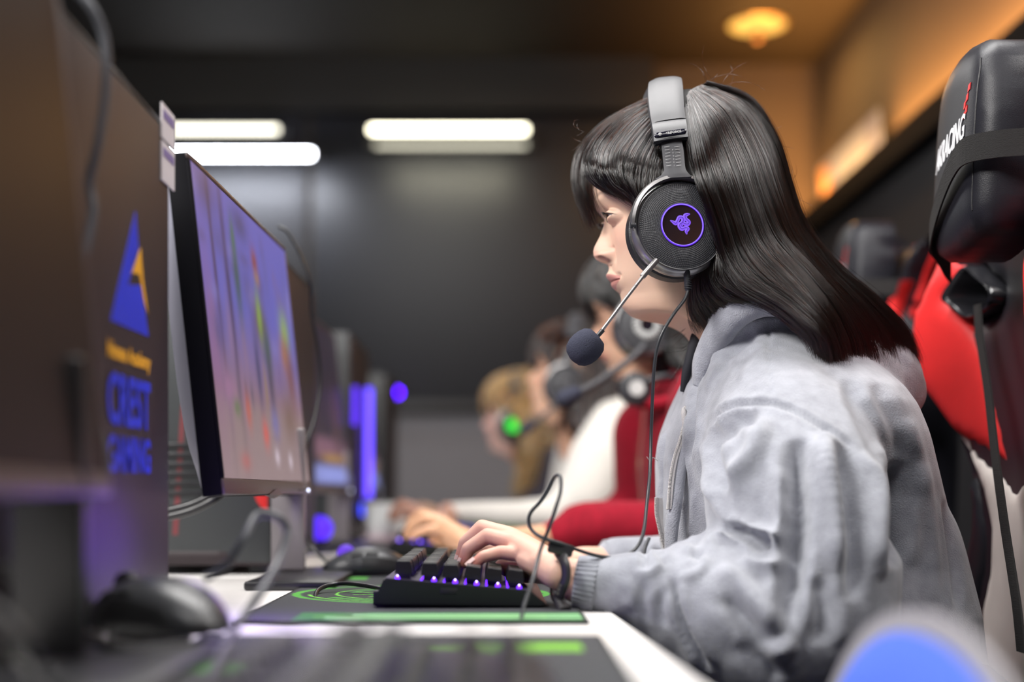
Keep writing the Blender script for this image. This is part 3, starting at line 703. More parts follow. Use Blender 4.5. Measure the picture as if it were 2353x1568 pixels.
cable('black mouse cable looping over the green rings of the mat', [P(1000,1375,1.40),P(890,1356,1.40),P(830,1345,1.42),P(775,1342,1.44),P(735,1354,1.42),P(725,1375,1.38),P(745,1395,1.30),P(775,1404,1.255)], .0022)
cable('blurred black cable across the left foreground', [P(-60,1260,.80),P(30,1330,.80),P(90,1385,.80),P(150,1440,.82),P(230,1475,.84),P(330,1500,.86),P(430,1480,.90)], .0040)
cable('blurred black cable hanging in the left bottom corner', [P(-40,1390,.62),P(20,1440,.62),P(50,1490,.62),P(90,1545,.64),P(140,1600,.62)], .0042)
cable('thin grey cable stretched diagonally across the front mouse mat', [P(470,1568,.74),P(545,1440,.92),P(600,1360,.96),P(640,1290,1.0),P(660,1225,1.02),P(640,1190,1.02),P(590,1185,1.02),P(560,1240,1.0),P(520,1300,1.0),P(470,1330,1.0)], .0030, M_cabg)
for i, (x, y, Y, l_) in enumerate([(205,1400,1.02,'white plug lying under the blurred foreground mouse'),(300,1445,.99,'small white plug in front of the blurred foreground mouse'),(90,1500,.86,'white plug among the cables in the left foreground'),(390,1450,.98,'small white connector beside the front mouse mat')]):
    c = P(x, y, Y); c.z = ZD
    t = thing('plug', l_, 'plug', c)
    box('plug_body', c.x-.014, c.x+.014, c.y-.010, c.y+.010, ZD+.0005, ZD+.016, M_white, t, .003); 
    for s_ in (-1, 1): box('pin', c.x+.014, c.x+.026, c.y+s_*.005-.001, c.y+s_*.005+.001, ZD+.006, ZD+.010, mat('steel', (.6,.6,.6), .3, 1.0), t)
# ------------------------------------------------------------------ racing chairs
def leather(name, col, rough=.36, b=.22): return mat(name, col, rough, spec=.27, bump=b, bscale=1100, bdetail=3, var=.10, vscale=30)
M_lb = leather('black_leather', (0.013,0.013,0.018), .40); M_lr = leather('red_leather', (0.72,0.028,0.028), .42); M_lw = leather('white_leather', (0.72,0.66,0.62), .42)
M_pipe = mat('red_piping', (0.80,0.03,0.03), .4); M_web = mat('black_webbing', (0.022,0.021,0.021), .85, spec=.2, bump=.8, bscale=700, stretch=(1,.1,3))
M_bez = mat('gloss_black_bezel', (0.015,0.015,0.018), .18)
YC = 1.528
def chx(y, z, base=.558, fwd=.065):
    """front surface of the backrest: hollow in the middle, wings forward, leaning back towards the top"""
    v = abs(y-YC); t = (z-.60)
    x = base - fwd*min(1.4, (v/.24))**2.4*max(0, min(1, (1.24-z)/.16)) + .035*t
    return x + .089*(y-YC)
def solve(px, py, base=.558, fwd=.065, xf=None):
    Y = 1.5; k = (px-CX)/F
    for _ in range(60):
        z = ZC+(CY-py)*Y/F; X = xf(Y, z) if xf else chx(Y, z, base, fwd)
        Y = Y*.5+.5*min(2.2, X/k)
    return (Y, ZC+(CY-py)*Y/F)
def mirror(poly): return [(2*YC-a, b) for a, b in poly][::-1]
def make_chair():
    t = thing('gaming_chair', 'black red and white racing style gaming chair behind the woman in the grey hoodie', 'chair', (.70, YC, 0), 'racing style gaming chairs')
    def mf(off): return lambda a, b, c: Vector((chx(a, b)+.020-off-c, a, b))
    # silhouette of the far half, then mirrored
    far = [solve(*p) for p in [(2215,180),(2190,260),(2172,380),(2165,500),(2160,560),(2150,610),(2120,670),(2085,740),(2086,800),(2099,870),(2150,950),(2190,1000),(2212,1060),(2228,1150),(2225,1230),(2205,1320),(2196,1400)]]
    far = [(a, min(b, 1.215)) if i == 0 else (a, b) for i, (a, b) in enumerate(far)]; top = [(YC, 1.245), (YC+.055, 1.243), (YC+.085, 1.232)]
    far = [(y, z) for y, z in far if y > YC+.06]
    zb_ = .50; far_low = [(YC+.20, .66), (YC+.215, .58), (YC+.20, zb_)]
    half = top+far+far_low
    hole = smooth_poly([solve(*p) for p in [(2235,618),(2262,640),(2292,668),(2288,700),(2240,725),(2205,700),(2190,682),(2212,645)]], 4)
    outline = half+[(2*YC-a, b) for a, b in half[::-1] if a > YC+1e-4]
    outline = smooth_poly(outline, 3)
    panel('backrest', outline, mf(0), M_lb, t, step=.014, thick=.075, puff=.022, redge=.045, holes=[hole, [(2*YC-a, b) for a, b in hole]], back_puff=.02)
    # coloured upholstery panels sewn over the black shell
    red = [(2166,520),(2160,560),(2150,610),(2120,670),(2087,740),(2088,800),(2101,868),(2152,948),(2191,998),(2262,1040),(2322,1078),(2318,1030),(2300,950),(2275,850),(2250,780),(2226,738),(2190,700),(2180,684),(2206,650),(2228,618),(2210,598),(2185,560)]
    white = [(2193,1004),(2262,1046),(2322,1084),(2320,1200),(2310,1300),(2300,1400),(2258,1400),(2278,1310),(2280,1220),(2262,1140),(2230,1060)]
    side = [(2193,1010),(2228,1066),(2258,1140),(2276,1220),(2274,1310),(2254,1400),(2200,1400),(2208,1320),(2228,1230),(2230,1150),(2214,1065)]
    wf = [solve(*p) for p in [(2193,1004),(2230,1060),(2262,1140),(2280,1220),(2278,1310),(2258,1400)]]; tz = solve(2335,1100)[1]
    wp = wf+[(wf[-1][0], .52), (2*YC-wf[-1][0], .52)]+mirror(wf)+[(YC-.10, .5*(wf[0][1]+tz)), (YC, tz-.01), (YC+.10, .5*(wf[0][1]+tz))]
    o = panel('white_panel', wp, mf(.012), M_lw, t, step=.010, thick=.02, puff=.016, redge=.03); o['label'] = 'white leather panel'
    for nm, pl, m, pf in (('red_panel', red, M_lr, .024), ('side_bolster', side, M_lb, .024)):
        q = [solve(*p) for p in pl]; lab = {'red_panel': 'red leather shoulder panel', 'white_panel': 'white leather panel', 'side_bolster': 'black leather side bolster'}[nm]
        q = smooth_poly(q, 2)
        for mm_ in (q, mirror(q)):
            o = panel(nm, mm_, mf(.012), m, t, step=.010, thick=.02, puff=pf-.010, redge=.022); o['label'] = lab
    # bezels round the belt openings
    for h in (hole, [(2*YC-a, b) for a, b in hole]):
        c = np.mean(h, axis=0); R = 3; V = []; Fc = []; n = len(h)
        prof = [(1.16,-.004),(1.13,.016),(1.06,.021),(.97,.014),(.90,-.02),(.84,-.075)]
        for s_, d_ in prof:
            for p in h: q = c+(np.array(p)-c)*s_; V.append(Vector((chx(*q)+.008-d_, q[0], q[1])))
        for i in range(len(prof)-1):
            for k in range(n): Fc.append((i*n+k, i*n+(k+1)%n, (i+1)*n+(k+1)%n, (i+1)*n+k))
        mesh('belt_opening', V, Fc, M_bez, t, True)
    # red piping along the head end
    pp = [(a+.0, b) for a, b in outline if b > 1.10]; pp.sort(key=lambda q: math.atan2(q[1]-1.12, q[0]-YC))
    tube('piping', [Vector((chx(a, b)+.045, YC+(a-YC)*1.02, b+.002)) for a, b in pp], .0065, M_pipe, t, 8)
    # red stripes on the near shoulder
    # head pillow
    U = Vector((-.089, -.996, 0)); o0 = Vector((.497+.089*(1.576-1.45), 1.576, 0))
    def pm(off):
        def f(a, b, c):
            lean = .05*(b-1.11); sag = .010*math.cos((a-.10)/.10*1.2)
            return o0+U*a+Vector((lean-off-c-sag+.0, 0, b))
        return f
    pil = [(.003,1.095),(-.004,1.14),(-.004,1.20),(.006,1.235),(.022,1.262),(.045,1.275),(.09,1.280),(.15,1.277),(.185,1.265),(.20,1.24),(.207,1.20),(.207,1.14),(.20,1.09),(.17,1.075),(.10,1.066),(.03,1.075)]
    pil = smooth_poly(pil, 3)
    pw = panel('head_pillow', pil, pm(0), M_lb, t, step=.008, thick=.052, puff=.020, redge=.040, back_puff=.008)
    def surf0(a, b):
        d = float(seg_dist(np.array([[a, b]]), pil)[0]); return pm(0)(a, b, .020*math.sqrt(max(0, 1-(1-min(d/.040, 1))**2)))
    seam = [surf0(.186-.012*max(0,(b-1.24)/.04), b) for b in np.linspace(1.10, 1.250, 24)]
    tube('seam', seam, .0009, M_black, pw, 6)
    # lettering and emblem on the pillow
    def surf(a, b, lift):
        d = float(seg_dist(np.array([[a, b]]), pil)[0]); h = .020*math.sqrt(max(0, 1-(1-min(d/.040, 1))**2)); return pm(0)(a, b, h+lift)
    V, Fc = text_data('AKRACING', .035, Matrix.Identity(4), .0003, xscale=.66, bold=.0005, shear=.15)
    V = [surf(.105+v[0], 1.182+v[1]+v[0]*.10, .0008+v[2]) for v in V]
    mesh('lettering', V, Fc, mat('white_thread', (.85,.85,.88), .6), pw, False)
    def sq(cx, cy, s): return [(cx-s*.7, cy-s), (cx+s*.5, cy-s*.6), (cx+s*.7, cy+s), (cx-s*.5, cy+s*.6)]
    for (cx, cy, s) in ((.166,1.216,.0042),(.160,1.210,.0042),(.165,1.204,.0042),(.159,1.200,.0036),(.170,1.225,.0042)):
        panel('emblem', sq(cx, cy, s), lambda a,b,c: surf(a, b, c+.0006), M_lr, pw, step=.004, thick=.001, puff=.0008, redge=.001)
    # elastic strap round the pillow and the belt hanging from the opening
    st = [solve(*p, xf=lambda y, z: .50+.089*(y-YC)) for p in [(2148,520),(2160,495),(2180,483),(2205,455),(2235,405),(2262,372),(2300,358),(2353,352),(2420,356)]]
    def strap(name, pts, wd, th, par=t):
        pts = catmull(pts, 60); V = []; Fc = []; n = len(pts)
        for i, p in enumerate(pts):
            for (dz, dx) in ((-wd/2,0),(wd/2,0),(wd/2,th),(-wd/2,th)): V.append((p[0]+dx, p[1], p[2]+dz))
        for i in range(n-1):
            for k in range(4): Fc.append((i*4+k, i*4+(k+1)%4, (i+1)*4+(k+1)%4, (i+1)*4+k))
        return mesh(name, V, Fc, M_web, par, False)
    sp = [Vector((.455+.10*min(1, i/7), a, b-.004)) for i, (a, b) in enumerate(st)]
    sp = [(.520,1.615,1.075),(.508,1.597,1.080),(.494,1.575,1.090),(.478,1.55,1.097),(.471,1.53,1.102),(.463,1.49,1.115),(.459,1.45,1.134),(.457,1.41,1.150),(.459,1.38,1.156),(.478,1.355,1.156),(.505,1.335,1.154),(.54,1.31,1.15)]
    strap('elastic_strap', sp, .026, .002)
    b0 = [solve(*p, xf=lambda y, z: .50+.10*(z-.6)+.089*(y-YC)) for p in [(2244,700),(2250,780),(2268,900),(2285,1050),(2305,1200),(2325,1330),(2335,1400),(2345,1500)]]
    V = []; Fc = []
    pts = catmull([Vector((.50+.10*(b-.6)+.089*(a-YC)-.0, a, b)) for a, b in b0], 50)
    for p in pts:
        for (dy, dx) in ((-.0105,0),(.0105,0),(.0105,.002),(-.0105,.002)): V.append((p[0]+dx, p[1]+dy, p[2]))
    for i in range(len(pts)-1):
        for k in range(4): Fc.append((i*4+k, i*4+(k+1)%4, (i+1)*4+(k+1)%4, (i+1)*4+k))
    mesh('hanging_belt', V, Fc, M_web, t, False)
    # seat, armrests, base
    panel('seat', smooth_poly([(.08,YC-.25),(.10,YC+.25),(.50,YC+.24),(.56,YC+.2),(.56,YC-.2),(.50,YC-.24)], 3), lambda a,b,c: Vector((a, b, .44+c)), M_lb, t, step=.03, thick=.08, puff=.035, redge=.06)
    for s_ in (-1, 1):
        box('armrest', .22, .46, YC+s_*.31-.04, YC+s_*.31+.04, .60, .63, M_blackmat, t, .010)
        box('armrest_post', .33, .39, YC+s_*.31-.02, YC+s_*.31+.02, .40, .60, M_blackmat, t, .006)
    lathe('gas_lift', [(.04,.08),(.04,.25),(.025,.26),(.025,.36)], M_black, t, 20, Matrix.Translation((.34,YC,0)))
    for k in range(5):
        a = k*2*PI/5+.3; tube('base_spoke', [(.34,YC,.10),(.34+.15*math.cos(a),YC+.15*math.sin(a),.09),(.34+.29*math.cos(a),YC+.29*math.sin(a),.065)], [.028,.022,.016], M_blackmat, t, 8)
        lathe('caster', [(.004,-.02),(.026,-.018),(.030,0),(.026,.018),(.004,.02)], M_black, t, 16, Matrix.Translation((.34+.29*math.cos(a),YC+.29*math.sin(a),.030)) @ Matrix.Rotation(PI/2,4,'X'))
    return t
ch1 = make_chair()
ch2 = copy_tree(ch1, (.115, .95, 0), 'second racing style chair, its black headrest partly hidden by the long dark hair')
ch3 = copy_tree(ch1, (.10, 1.92, 0), 'racing style chair behind the person in the white sweater')
# ------------------------------------------------------------------ blue foreground chair
M_frameg = mat('grey_frame', (0.33,0.32,0.34), .5); M_bmesh = mat('blue_fabric', (0.09,0.19,0.85), .75, bump=.6, bscale=900)
bc = thing('office_chair', 'blurred blue office chair with a grey frame in the right bottom corner', 'chair', (.30, .60, 0))
def ox(y, z): return .165+.10*(z-.5)-.10*((y-.62)/.25)**2*0+.02
cy_, cz_, ry, rz_ = .695, .540, .235, .226
def sup(s, n=48, p=2.25): return [(cy_+s*ry*math.copysign(abs(math.cos(2*PI*i/n))**(2/p), math.cos(2*PI*i/n)), cz_+s*rz_*math.copysign(abs(math.sin(2*PI*i/n))**(2/p), math.sin(2*PI*i/n))) for i in range(n)]
of = lambda a,b,c: Vector((ox(a,b)-c, a, b))
panel('backrest_frame', sup(1.0), of, M_frameg, bc, step=.02, thick=.004, puff=.007, redge=.012, holes=[sup(.945)[::-1]])
panel('back_cushion', sup(.95), of, M_bmesh, bc, step=.02, thick=.003, puff=.004, redge=.03)
panel('seat', smooth_poly([(-.02,.40),(-.06,.60),(-.02,.82),(.20,.80),(.20,.42)],3), lambda a,b,c: Vector((a+.0, b, .42+c)), M_bmesh, bc, step=.03, thick=.05, puff=.02, redge=.04)
lathe('gas_lift', [(.03,.08),(.03,.25),(.02,.26),(.02,.38)], M_black, bc, 20, Matrix.Translation((.08,.6,0)))
for k in range(5):
    a = k*2*PI/5+.3; tube('base_spoke', [(.08,.6,.10),(.08+.28*math.cos(a),.6+.28*math.sin(a),.065)], [.024,.016], M_blackmat, bc, 8, n=6)
    lathe('caster', [(.004,-.02),(.024,-.018),(.028,0),(.024,.018),(.004,.02)], M_black, bc, 16, Matrix.Translation((.08+.28*math.cos(a),.6+.28*math.sin(a),.028)) @ Matrix.Rotation(PI/2,4,'X'))
tube('back_support', [(.12,.6,.40),(.24,.6,.42),(.25,.6,.52),(.20,.6,.56)], .02, M_blackmat, bc, n=12)
# ------------------------------------------------------------------ head with face (surface between the profile and the ear line)
YM = 1.48
SM = YM/F                                      # metres per photo pixel on the middle plane of the head
def mid(px, py): return np.array([(px-CX)*SM, ZC+(CY-py)*SM])
# rows: base profile (without nose and lips) px,py | side line px,py | half width | superellipse power
ROWS = [  # t
 ((1500,232),(1600,330),.060,2.0), ((1440,270),(1600,345),.066,2.05), ((1400,315),(1600,360),.070,2.1), ((1378,360),(1600,380),.072,2.2),
 ((1366,405),(1597,402),.073,2.3), ((1364,440),(1594,425),.0735,2.4), ((1369,462),(1592,445),.074,2.4), ((1378,482),(1590,466),.074,2.4),
 ((1390,500),(1590,487),.0735,2.4), ((1396,520),(1590,508),.073,2.35), ((1399,545),(1590,530),.072,2.3), ((1401,570),(1590,552),.071,2.25),
 ((1402,590),(1590,572),.069,2.2), ((1403,608),(1590,590),.068,2.15), ((1404,624),(1589,606),.066,2.1), ((1406,640),(1588,622),.064,2.1),
 ((1411,655),(1586,637),.062,2.1), ((1420,670),(1584,652),.060,2.1), ((1428,684),(1581,666),.058,2.15), ((1432,698),(1578,680),.056,2.2),
 ((1438,711),(1576,693),.054,2.3), ((1449,722),(1576,705),.052,2.4), ((1468,728),(1580,716),.050,2.5), ((1495,729),(1588,728),.048,2.5),
 ((1525,730),(1600,742),.047,2.4), ((1552,740),(1618,757),.047,2.2), ((1575,762),(1640,780),.048,2.0), ((1600,800),(1665,815),.050,2.0), ((1625,850),(1690,860),.052,2.0)]
EYE_Y = .0310; EYE = P(1419, 500, YM-EYE_Y)          # centre of the near eyeball
NU = 330; NV = 260
def row_at(t):
    i = min(int(t), len(ROWS)-2); u = t-i
    a, b = ROWS[i], ROWS[i+1]; a0 = ROWS[max(0, i-1)]; b1 = ROWS[min(len(ROWS)-1, i+2)]
    f = lambda p, q, r, s: .5*((2*q)+(-p+r)*u+(2*p-5*q+4*r-s)*u*u+(-p+3*q-3*r+s)*u**3)
    v = lambda R: np.array([R[0][0], R[0][1], R[1][0], R[1][1], R[2], R[3]])
    return f(v(a0), v(a), v(b), v(b1))
def interp(x, xs, ys): return np.interp(x, xs, ys)
# real profile: nose / lips offsets in px at photo row py
PY_ = [440,470,485,493,505,513,526,541,556,569,578,588.6,597,602.7,606,609,615,623,628,632,637,641,645,648.5,651,658,665,669,673,680,690]
OFF = [0,  0,  0,  2,  3.5, 6, 12, 19, 28, 35.5,38, 37.5, 32, 22, 10, 7,  6, 7, 10,12.5,11.5, 9, 6, 4.0, 5.5, 7,4.5, 2, 0, 0, 0]
def smooth(x, a, b): t = np.clip((x-a)/(b-a), 0, 1); return t*t*(3-2*t)
def face_arrays():
    # denser rows through the face
    knots = np.concatenate([np.linspace(0, 5, 30, False), np.linspace(5, 21, 240, False), np.linspace(21, len(ROWS)-1, 61)])
    a = np.linspace(0, 1, NV//2+1)
    ang = np.concatenate([PI/2*(a**1.25), PI/2+PI/2*np.linspace(0, 1, 30)[1:]])      # 0 midline front .. pi midline back
    R = np.array([row_at(t) for t in knots]); tt = knots
    for c_ in (2, 3, 4, 5):
        K = np.exp(-((tt[:, None]-tt[None])/.9)**2); dt = np.gradient(tt); K = K*dt[None]; K /= K.sum(1)[:, None]
        sm_ = K@(R[:, c_]-tt*0); wgt = smooth(tt, 4, 7)*smooth(-tt, -24, -21); R[:, c_] = R[:, c_]*(1-wgt)+sm_*wgt
    nT = len(knots); nA = len(ang)
    V = np.zeros((nT, nA, 3)); PYm = np.zeros((nT, nA)); YO = np.zeros((nT, nA))
    for i in range(nT):
        px, py, qx, qy, w_, n = R[i]
        m = mid(px, py); yq = YM-w_; q = np.array([(qx-CX)*yq/F, ZC+(CY-qy)*yq/F])
        back = q+(q-m)*.85+np.array([.0, .0])
        if i > 0 and py > 700: back = q+np.array([.075, .01])
        for j in range(nA):
            th = ang[j]
            if th <= PI/2:
                s_, c_ = math.sin(th), math.cos(th); b = s_**(2/n); aa = 1-c_**(2/n)
                x, z = m+(q-m)*aa; y = w_*b
            else:
                b = abs(math.sin(th))**.9; aa = -math.cos(th); x, z = q+(back-q)*aa; y = w_*b
            V[i, j] = (x, y, z); PYm[i, j] = CY-(z-ZC)/SM; YO[i, j] = y
    # the row level (profile py) stays constant along the row
    L = np.repeat(R[:, 1][:, None], nA, 1); L = CY-(V[:, :1, 2]-ZC)/SM+0*L
    y = V[..., 1]; x0 = V[..., 0].copy(); z = V[..., 2]
    front = ang[None, :] < PI/2
    py = CY-(z-ZC)/SM                                    # photo row of each vertex
    off = interp(L, PY_, OFF)*SM
    isn = ((L > 485) & (L < 612)).astype(float)
    wn = interp(L, [485, 505, 530, 560, 580, 592, 600, 606, 612], [.0095,.0085,.0088,.0105,.0125,.0135,.0125,.011,.010])
    gn = np.exp(-np.abs(y/wn)**2.6)
    lipm = (L >= 612)
    wl = interp(L, [612,625,632,641,648,655,665,673], [.006,.010,.016,.021,.0235,.020,.015,.013])
    gl = np.clip(1-(y/wl)**2, 0, 1)**.8
    g = np.where(lipm, gl, gn)
    dx = -off*g*front
    # nose wing, nostril, groove behind the wing
    def bump(py0, y0, sp, sy, amp, pw=2): return amp*np.exp(-(np.abs((py-py0)/sp)**pw+np.abs((y-y0)/sy)**pw))
    dx += -bump(590, .0145, 11, .0048, .0062)*front
    dx += bump(593, .0215, 15, .0032, .0032)*front
    dx += bump(578, .0185, 5, .005, .0020)*front
    nost = bump(600, .0088, 5.5, .0040, .0090, 3)*front; 
    # brow, eye hollow, cheek, lip corner, chin crease, philtrum
    dx += -bump(470, .022, 12, .022, .0020)*front
    dx += bump(503, .017, 13, .007, .0045)*front
    dx += bump(512, .040, 14, .016, .0018)*front
    dx += -bump(560, .042, 34, .018, .0035)*front
    dx += bump(641, .0245, 6, .004, .0022)*front
    dx += bump(620, .0, 9, .0035, .0012)*front
    dx += bump(672, .0, 6, .018, .0016)*front
    dx += -bump(702, .0, 13, .016, .0022)*front
    # lip seam
    seam_py = 648.5+.5*np.clip(y/.0235, 0, 1)**1.4
    ls = np.exp(-((py-seam_py)/1.5)**2)*(y < .0235); dx += .0020*ls*front
    V[..., 0] += dx; V[..., 2] += nost
    # fine eye: lids wrap over the ball, opening carved inwards
    ez = (z-EYE.z)*1000; ey = (y-EYE_Y)*1000
    up = 4.2*(1-np.clip(np.abs((ey-.5)/14.5), 0, 1)**2.6)-.06*np.clip(ey, 0, 20)
    lo = -4.6*(1-np.clip(np.abs((ey+1)/13.5), 0, 1)**2.0)+.20*np.clip(ey, 0, 20)
    inside_eye = smooth(up-ez, -.35, .35)*smooth(ez-lo, -.35, .35)*(np.abs(ey) < 13.5)
    rb = .0118
    d2 = rb**2-(y-EYE_Y)**2*.62-(z-EYE.z)**2*np.where(z < EYE.z, .72, 1.0)
    ballx = EYE.x-np.sqrt(np.clip(d2, 0, None))           # front of lid shell (world x), smaller is further forward
    near = smooth(-(((ey/13.8)**2+((ez-.6)/8.4)**2)), -1.5, -.35)
    lidx = np.where(d2 > 0, ballx-.0012+.0022*smooth(-ez, 1.5, 6.0), V[..., 0])
    V[..., 0] = np.where(front & (near > 0), V[..., 0]*(1-near)+np.minimum(lidx, V[..., 0]+.004)*near, V[..., 0])
    crease = np.exp(-((ez-(up+3.0))/.75)**2)*smooth(-np.abs(ey), -13, -7); V[..., 0] += .0008*crease*front
    lidrim = np.exp(-((ez-(up+.5))/.6)**2)*smooth(-np.abs(ey), -13, -8); V[..., 0] -= .0005*lidrim*front
    bag = np.exp(-((ez-(lo-2.8))/.9)**2)*smooth(-np.abs(ey), -12, -6); V[..., 0] += .0003*bag*front
    V[..., 0] += .0065*inside_eye*front
    # colours
    C_ = np.zeros((nT, nA, 3))+lin((226,190,166))
    def tint(m, col, a=1.0):
        nonlocal C_
        m = np.clip(m, 0, 1)[..., None]*a; C_ = C_*(1-m)+lin(col)*m
    tint(np.exp(-(((py-560)/40)**2+((y-.040)/.02)**2)), (226,168,148), .45)
    tint(np.exp(-(((L-585)/20)**2+(y/.018)**2)), (216,158,142), .55)
    tint(smooth(L, 690, 745), (214,172,146), .7)
    wy = .0245
    lipup = (py > 632+11*(y/wy)**2)*(py < seam_py)*(y < wy)
    liplo = (py >= seam_py)*(py < 667.5-19*(np.clip(y/wy, 0, 1))**1.7)*(y < wy)
    tint((lipup | liplo).astype(float), (196,124,120), .75); tint(ls, (110,50,52), .8)
    tint(np.exp(-((py-457-6*np.clip((y-.03)/.02, -1, 1)**2)/4.5)**2)*smooth(y, .008, .018)*smooth(-y, -.058, -.045), (96,76,70), .55)
    tint(np.exp(-(((py-598)/5.0)**2+((y-.0100)/.0040)**2)), (70,28,24), .95)  # shade inside the nostril, painted into the skin colour
    tint(np.exp(-((ez-(up+.15))/.55)**2)*smooth(-np.abs(ey), -14, -11.5), (40,26,26), .9)
    tint(np.exp(-((ez-(up+3.0))/.7)**2)*smooth(-np.abs(ey), -13, -8), (170,120,104), .5)
    tint(np.exp(-((ez-(lo+.1))/.5)**2)*smooth(-np.abs(ey), -12, -8), (160,104,92), .4)
    tint(inside_eye, (60,30,30), .8)
    tint(np.exp(-(((py-526)/1.3)**2+((y-.0520)/.0010)**2)), (90,55,45), .8)
    return V, C_
_V, _C = face_arrays(); nT, nA = _V.shape[:2]
def head_mesh_data():
    V = []; C_ = []; Fc = []
    near_ = _V.copy(); near_[..., 1] = YM-_V[..., 1]; far_ = _V.copy(); far_[..., 1] = YM+_V[..., 1]
    ring = np.concatenate([near_, far_[:, -2:0:-1]], 1); rc = np.concatenate([_C, _C[:, -2:0:-1]], 1)
    n = ring.shape[1]; V = ring.reshape(-1, 3); C_ = rc.reshape(-1, 3)
    for i in range(nT-1):
        for k in range(n):
            k2 = (k+1) % n; Fc.append((i*n+k, i*n+k2, (i+1)*n+k2, (i+1)*n+k))
    Fc.append(tuple(range(n))[::-1]); Fc.append(tuple((nT-1)*n+k for k in range(n)))
    return V, C_, Fc
# ------------------------------------------------------------------ rounded bodies: capsules and slices, fused by a voxel remesh
def capsule_data(a, ra, b, rb, seg=14, rings=4, flat=1.0, up=(0,0,1)):
    a = Vector(a); b = Vector(b); d = (b-a); L = d.length; d.normalize(); path = []; rad = []
    for i in range(rings, 0, -1): t = i/rings*PI/2; path.append(a-d*ra*math.sin(t)*.999); rad.append(max(1e-5, ra*math.cos(t)))
    path += [a, b]; rad += [ra, rb]
    for i in range(1, rings+1): t = i/rings*PI/2; path.append(b+d*rb*math.sin(t)*.999); rad.append(max(1e-5, rb*math.cos(t)))
    # simple ring builder, tangent is constant
    u = Vector(up); 
    if abs(u.dot(d)) > .95: u = Vector((0,1,0))
    N = (u-d*u.dot(d)).normalized(); B = d.cross(N); V = []; Fc = []
    for p, r in zip(path, rad):
        for k in range(seg):
            t = 2*PI*k/seg; V.append(p+(N*math.cos(t)*flat+B*math.sin(t))*r)
    n = len(path)
    for i in range(n-1):
        for k in range(seg): Fc.append((i*seg+k, i*seg+(k+1)%seg, (i+1)*seg+(k+1)%seg, (i+1)*seg+k))
    Fc.append(tuple(range(seg))[::-1]); Fc.append(tuple((n-1)*seg+k for k in range(seg)))
    return V, Fc
def chain(pts, rad, **k): return [capsule_data(pts[i], rad[i], pts[i+1], rad[i+1], **k) for i in range(len(pts)-1)]
def slices_data(rows, seg=48):
    """rows: (z, x_front, x_back, y_centre, half_y, power)"""
    V = []; Fc = []
    for z, xf, xb, yc, hy, p in rows:
        for k in range(seg):
            t = 2*PI*k/seg; c, s_ = math.cos(t), math.sin(t)
            V.append(((xf+xb)/2+(xb-xf)/2*math.copysign(abs(c)**(2/p), c), yc+hy*math.copysign(abs(s_)**(2/p), s_), z))
    n = len(rows)
    for i in range(n-1):
        for k in range(seg): Fc.append((i*seg+k, i*seg+(k+1)%seg, (i+1)*seg+(k+1)%seg, (i+1)*seg+k))
    Fc.append(tuple(range(seg))[::-1]); Fc.append(tuple((n-1)*seg+k for k in range(seg)))
    return V, Fc
def fuse(name, parts, voxel, smooth_it, material, parent, factor=.5):
    V, Fc = merge(parts); o = mesh(name, V, Fc, material, parent, True)
    m = o.modifiers.new('r', 'REMESH'); m.mode = 'VOXEL'; m.voxel_size = voxel; m.adaptivity = 0; m.use_smooth_shade = True
    if smooth_it: s_ = o.modifiers.new('s', 'SMOOTH'); s_.factor = factor; s_.iterations = smooth_it
    bake(o); return o
def get_co(o):
    n = len(o.data.vertices); a = np.empty(n*3, np.float32); o.data.vertices.foreach_get('co', a); return a.reshape(-1, 3).astype(float)
def get_no(o):
    n = len(o.data.vertices); a = np.empty(n*3, np.float32); o.data.vertices.foreach_get('normal', a); return a.reshape(-1, 3).astype(float)
def set_co(o, c): o.data.vertices.foreach_set('co', c.astype(np.float32).ravel()); o.data.update()
def poly_dist(p, line):
    line = np.array(line, float); best = np.full(len(p), 1e9); tt = np.zeros(len(p)); n = len(line)-1
    for i in range(n):
        a = line[i]; d = line[i+1]-a; t = np.clip(((p-a)@d)/(d@d+1e-12), 0, 1); q = a+t[:, None]*d; dd = np.hypot(*(p-q).T)
        m = dd < best; best[m] = dd[m]; tt[m] = (i+t[m])/n
    return best, tt
def folds(o, strokes, faceY=-.15):
    """press creases (negative) and raise ridges (positive) along lines drawn on the side of the cloth"""
    co = get_co(o); no = get_no(o); p = np.stack([CX+co[:, 0]*F/co[:, 1], CY-(co[:, 2]-ZC)*F/co[:, 1]], 1); d = np.zeros(len(co))
    for line, wd, amp in strokes:
        L = catmull([(*q, 0) for q in line], 6*len(line))[:, :2]
        r, t = poly_dist(p, L); env = np.clip(np.minimum(t, 1-t)*6, 0, 1)**.7
        if amp < 0: d += amp*np.exp(-(r/wd)**2)*env*1.0-amp*.35*np.exp(-((r-wd*1.7)/wd)**2)*env
        else: d += amp*np.exp(-(r/wd)**2)*env
    w_ = np.clip((-no[:, 1]-faceY)/.5, 0, 1); w_ = np.clip((-no[:, 1]+.35)/.5, 0, 1)
    set_co(o, co+no*(d*w_)[:, None])
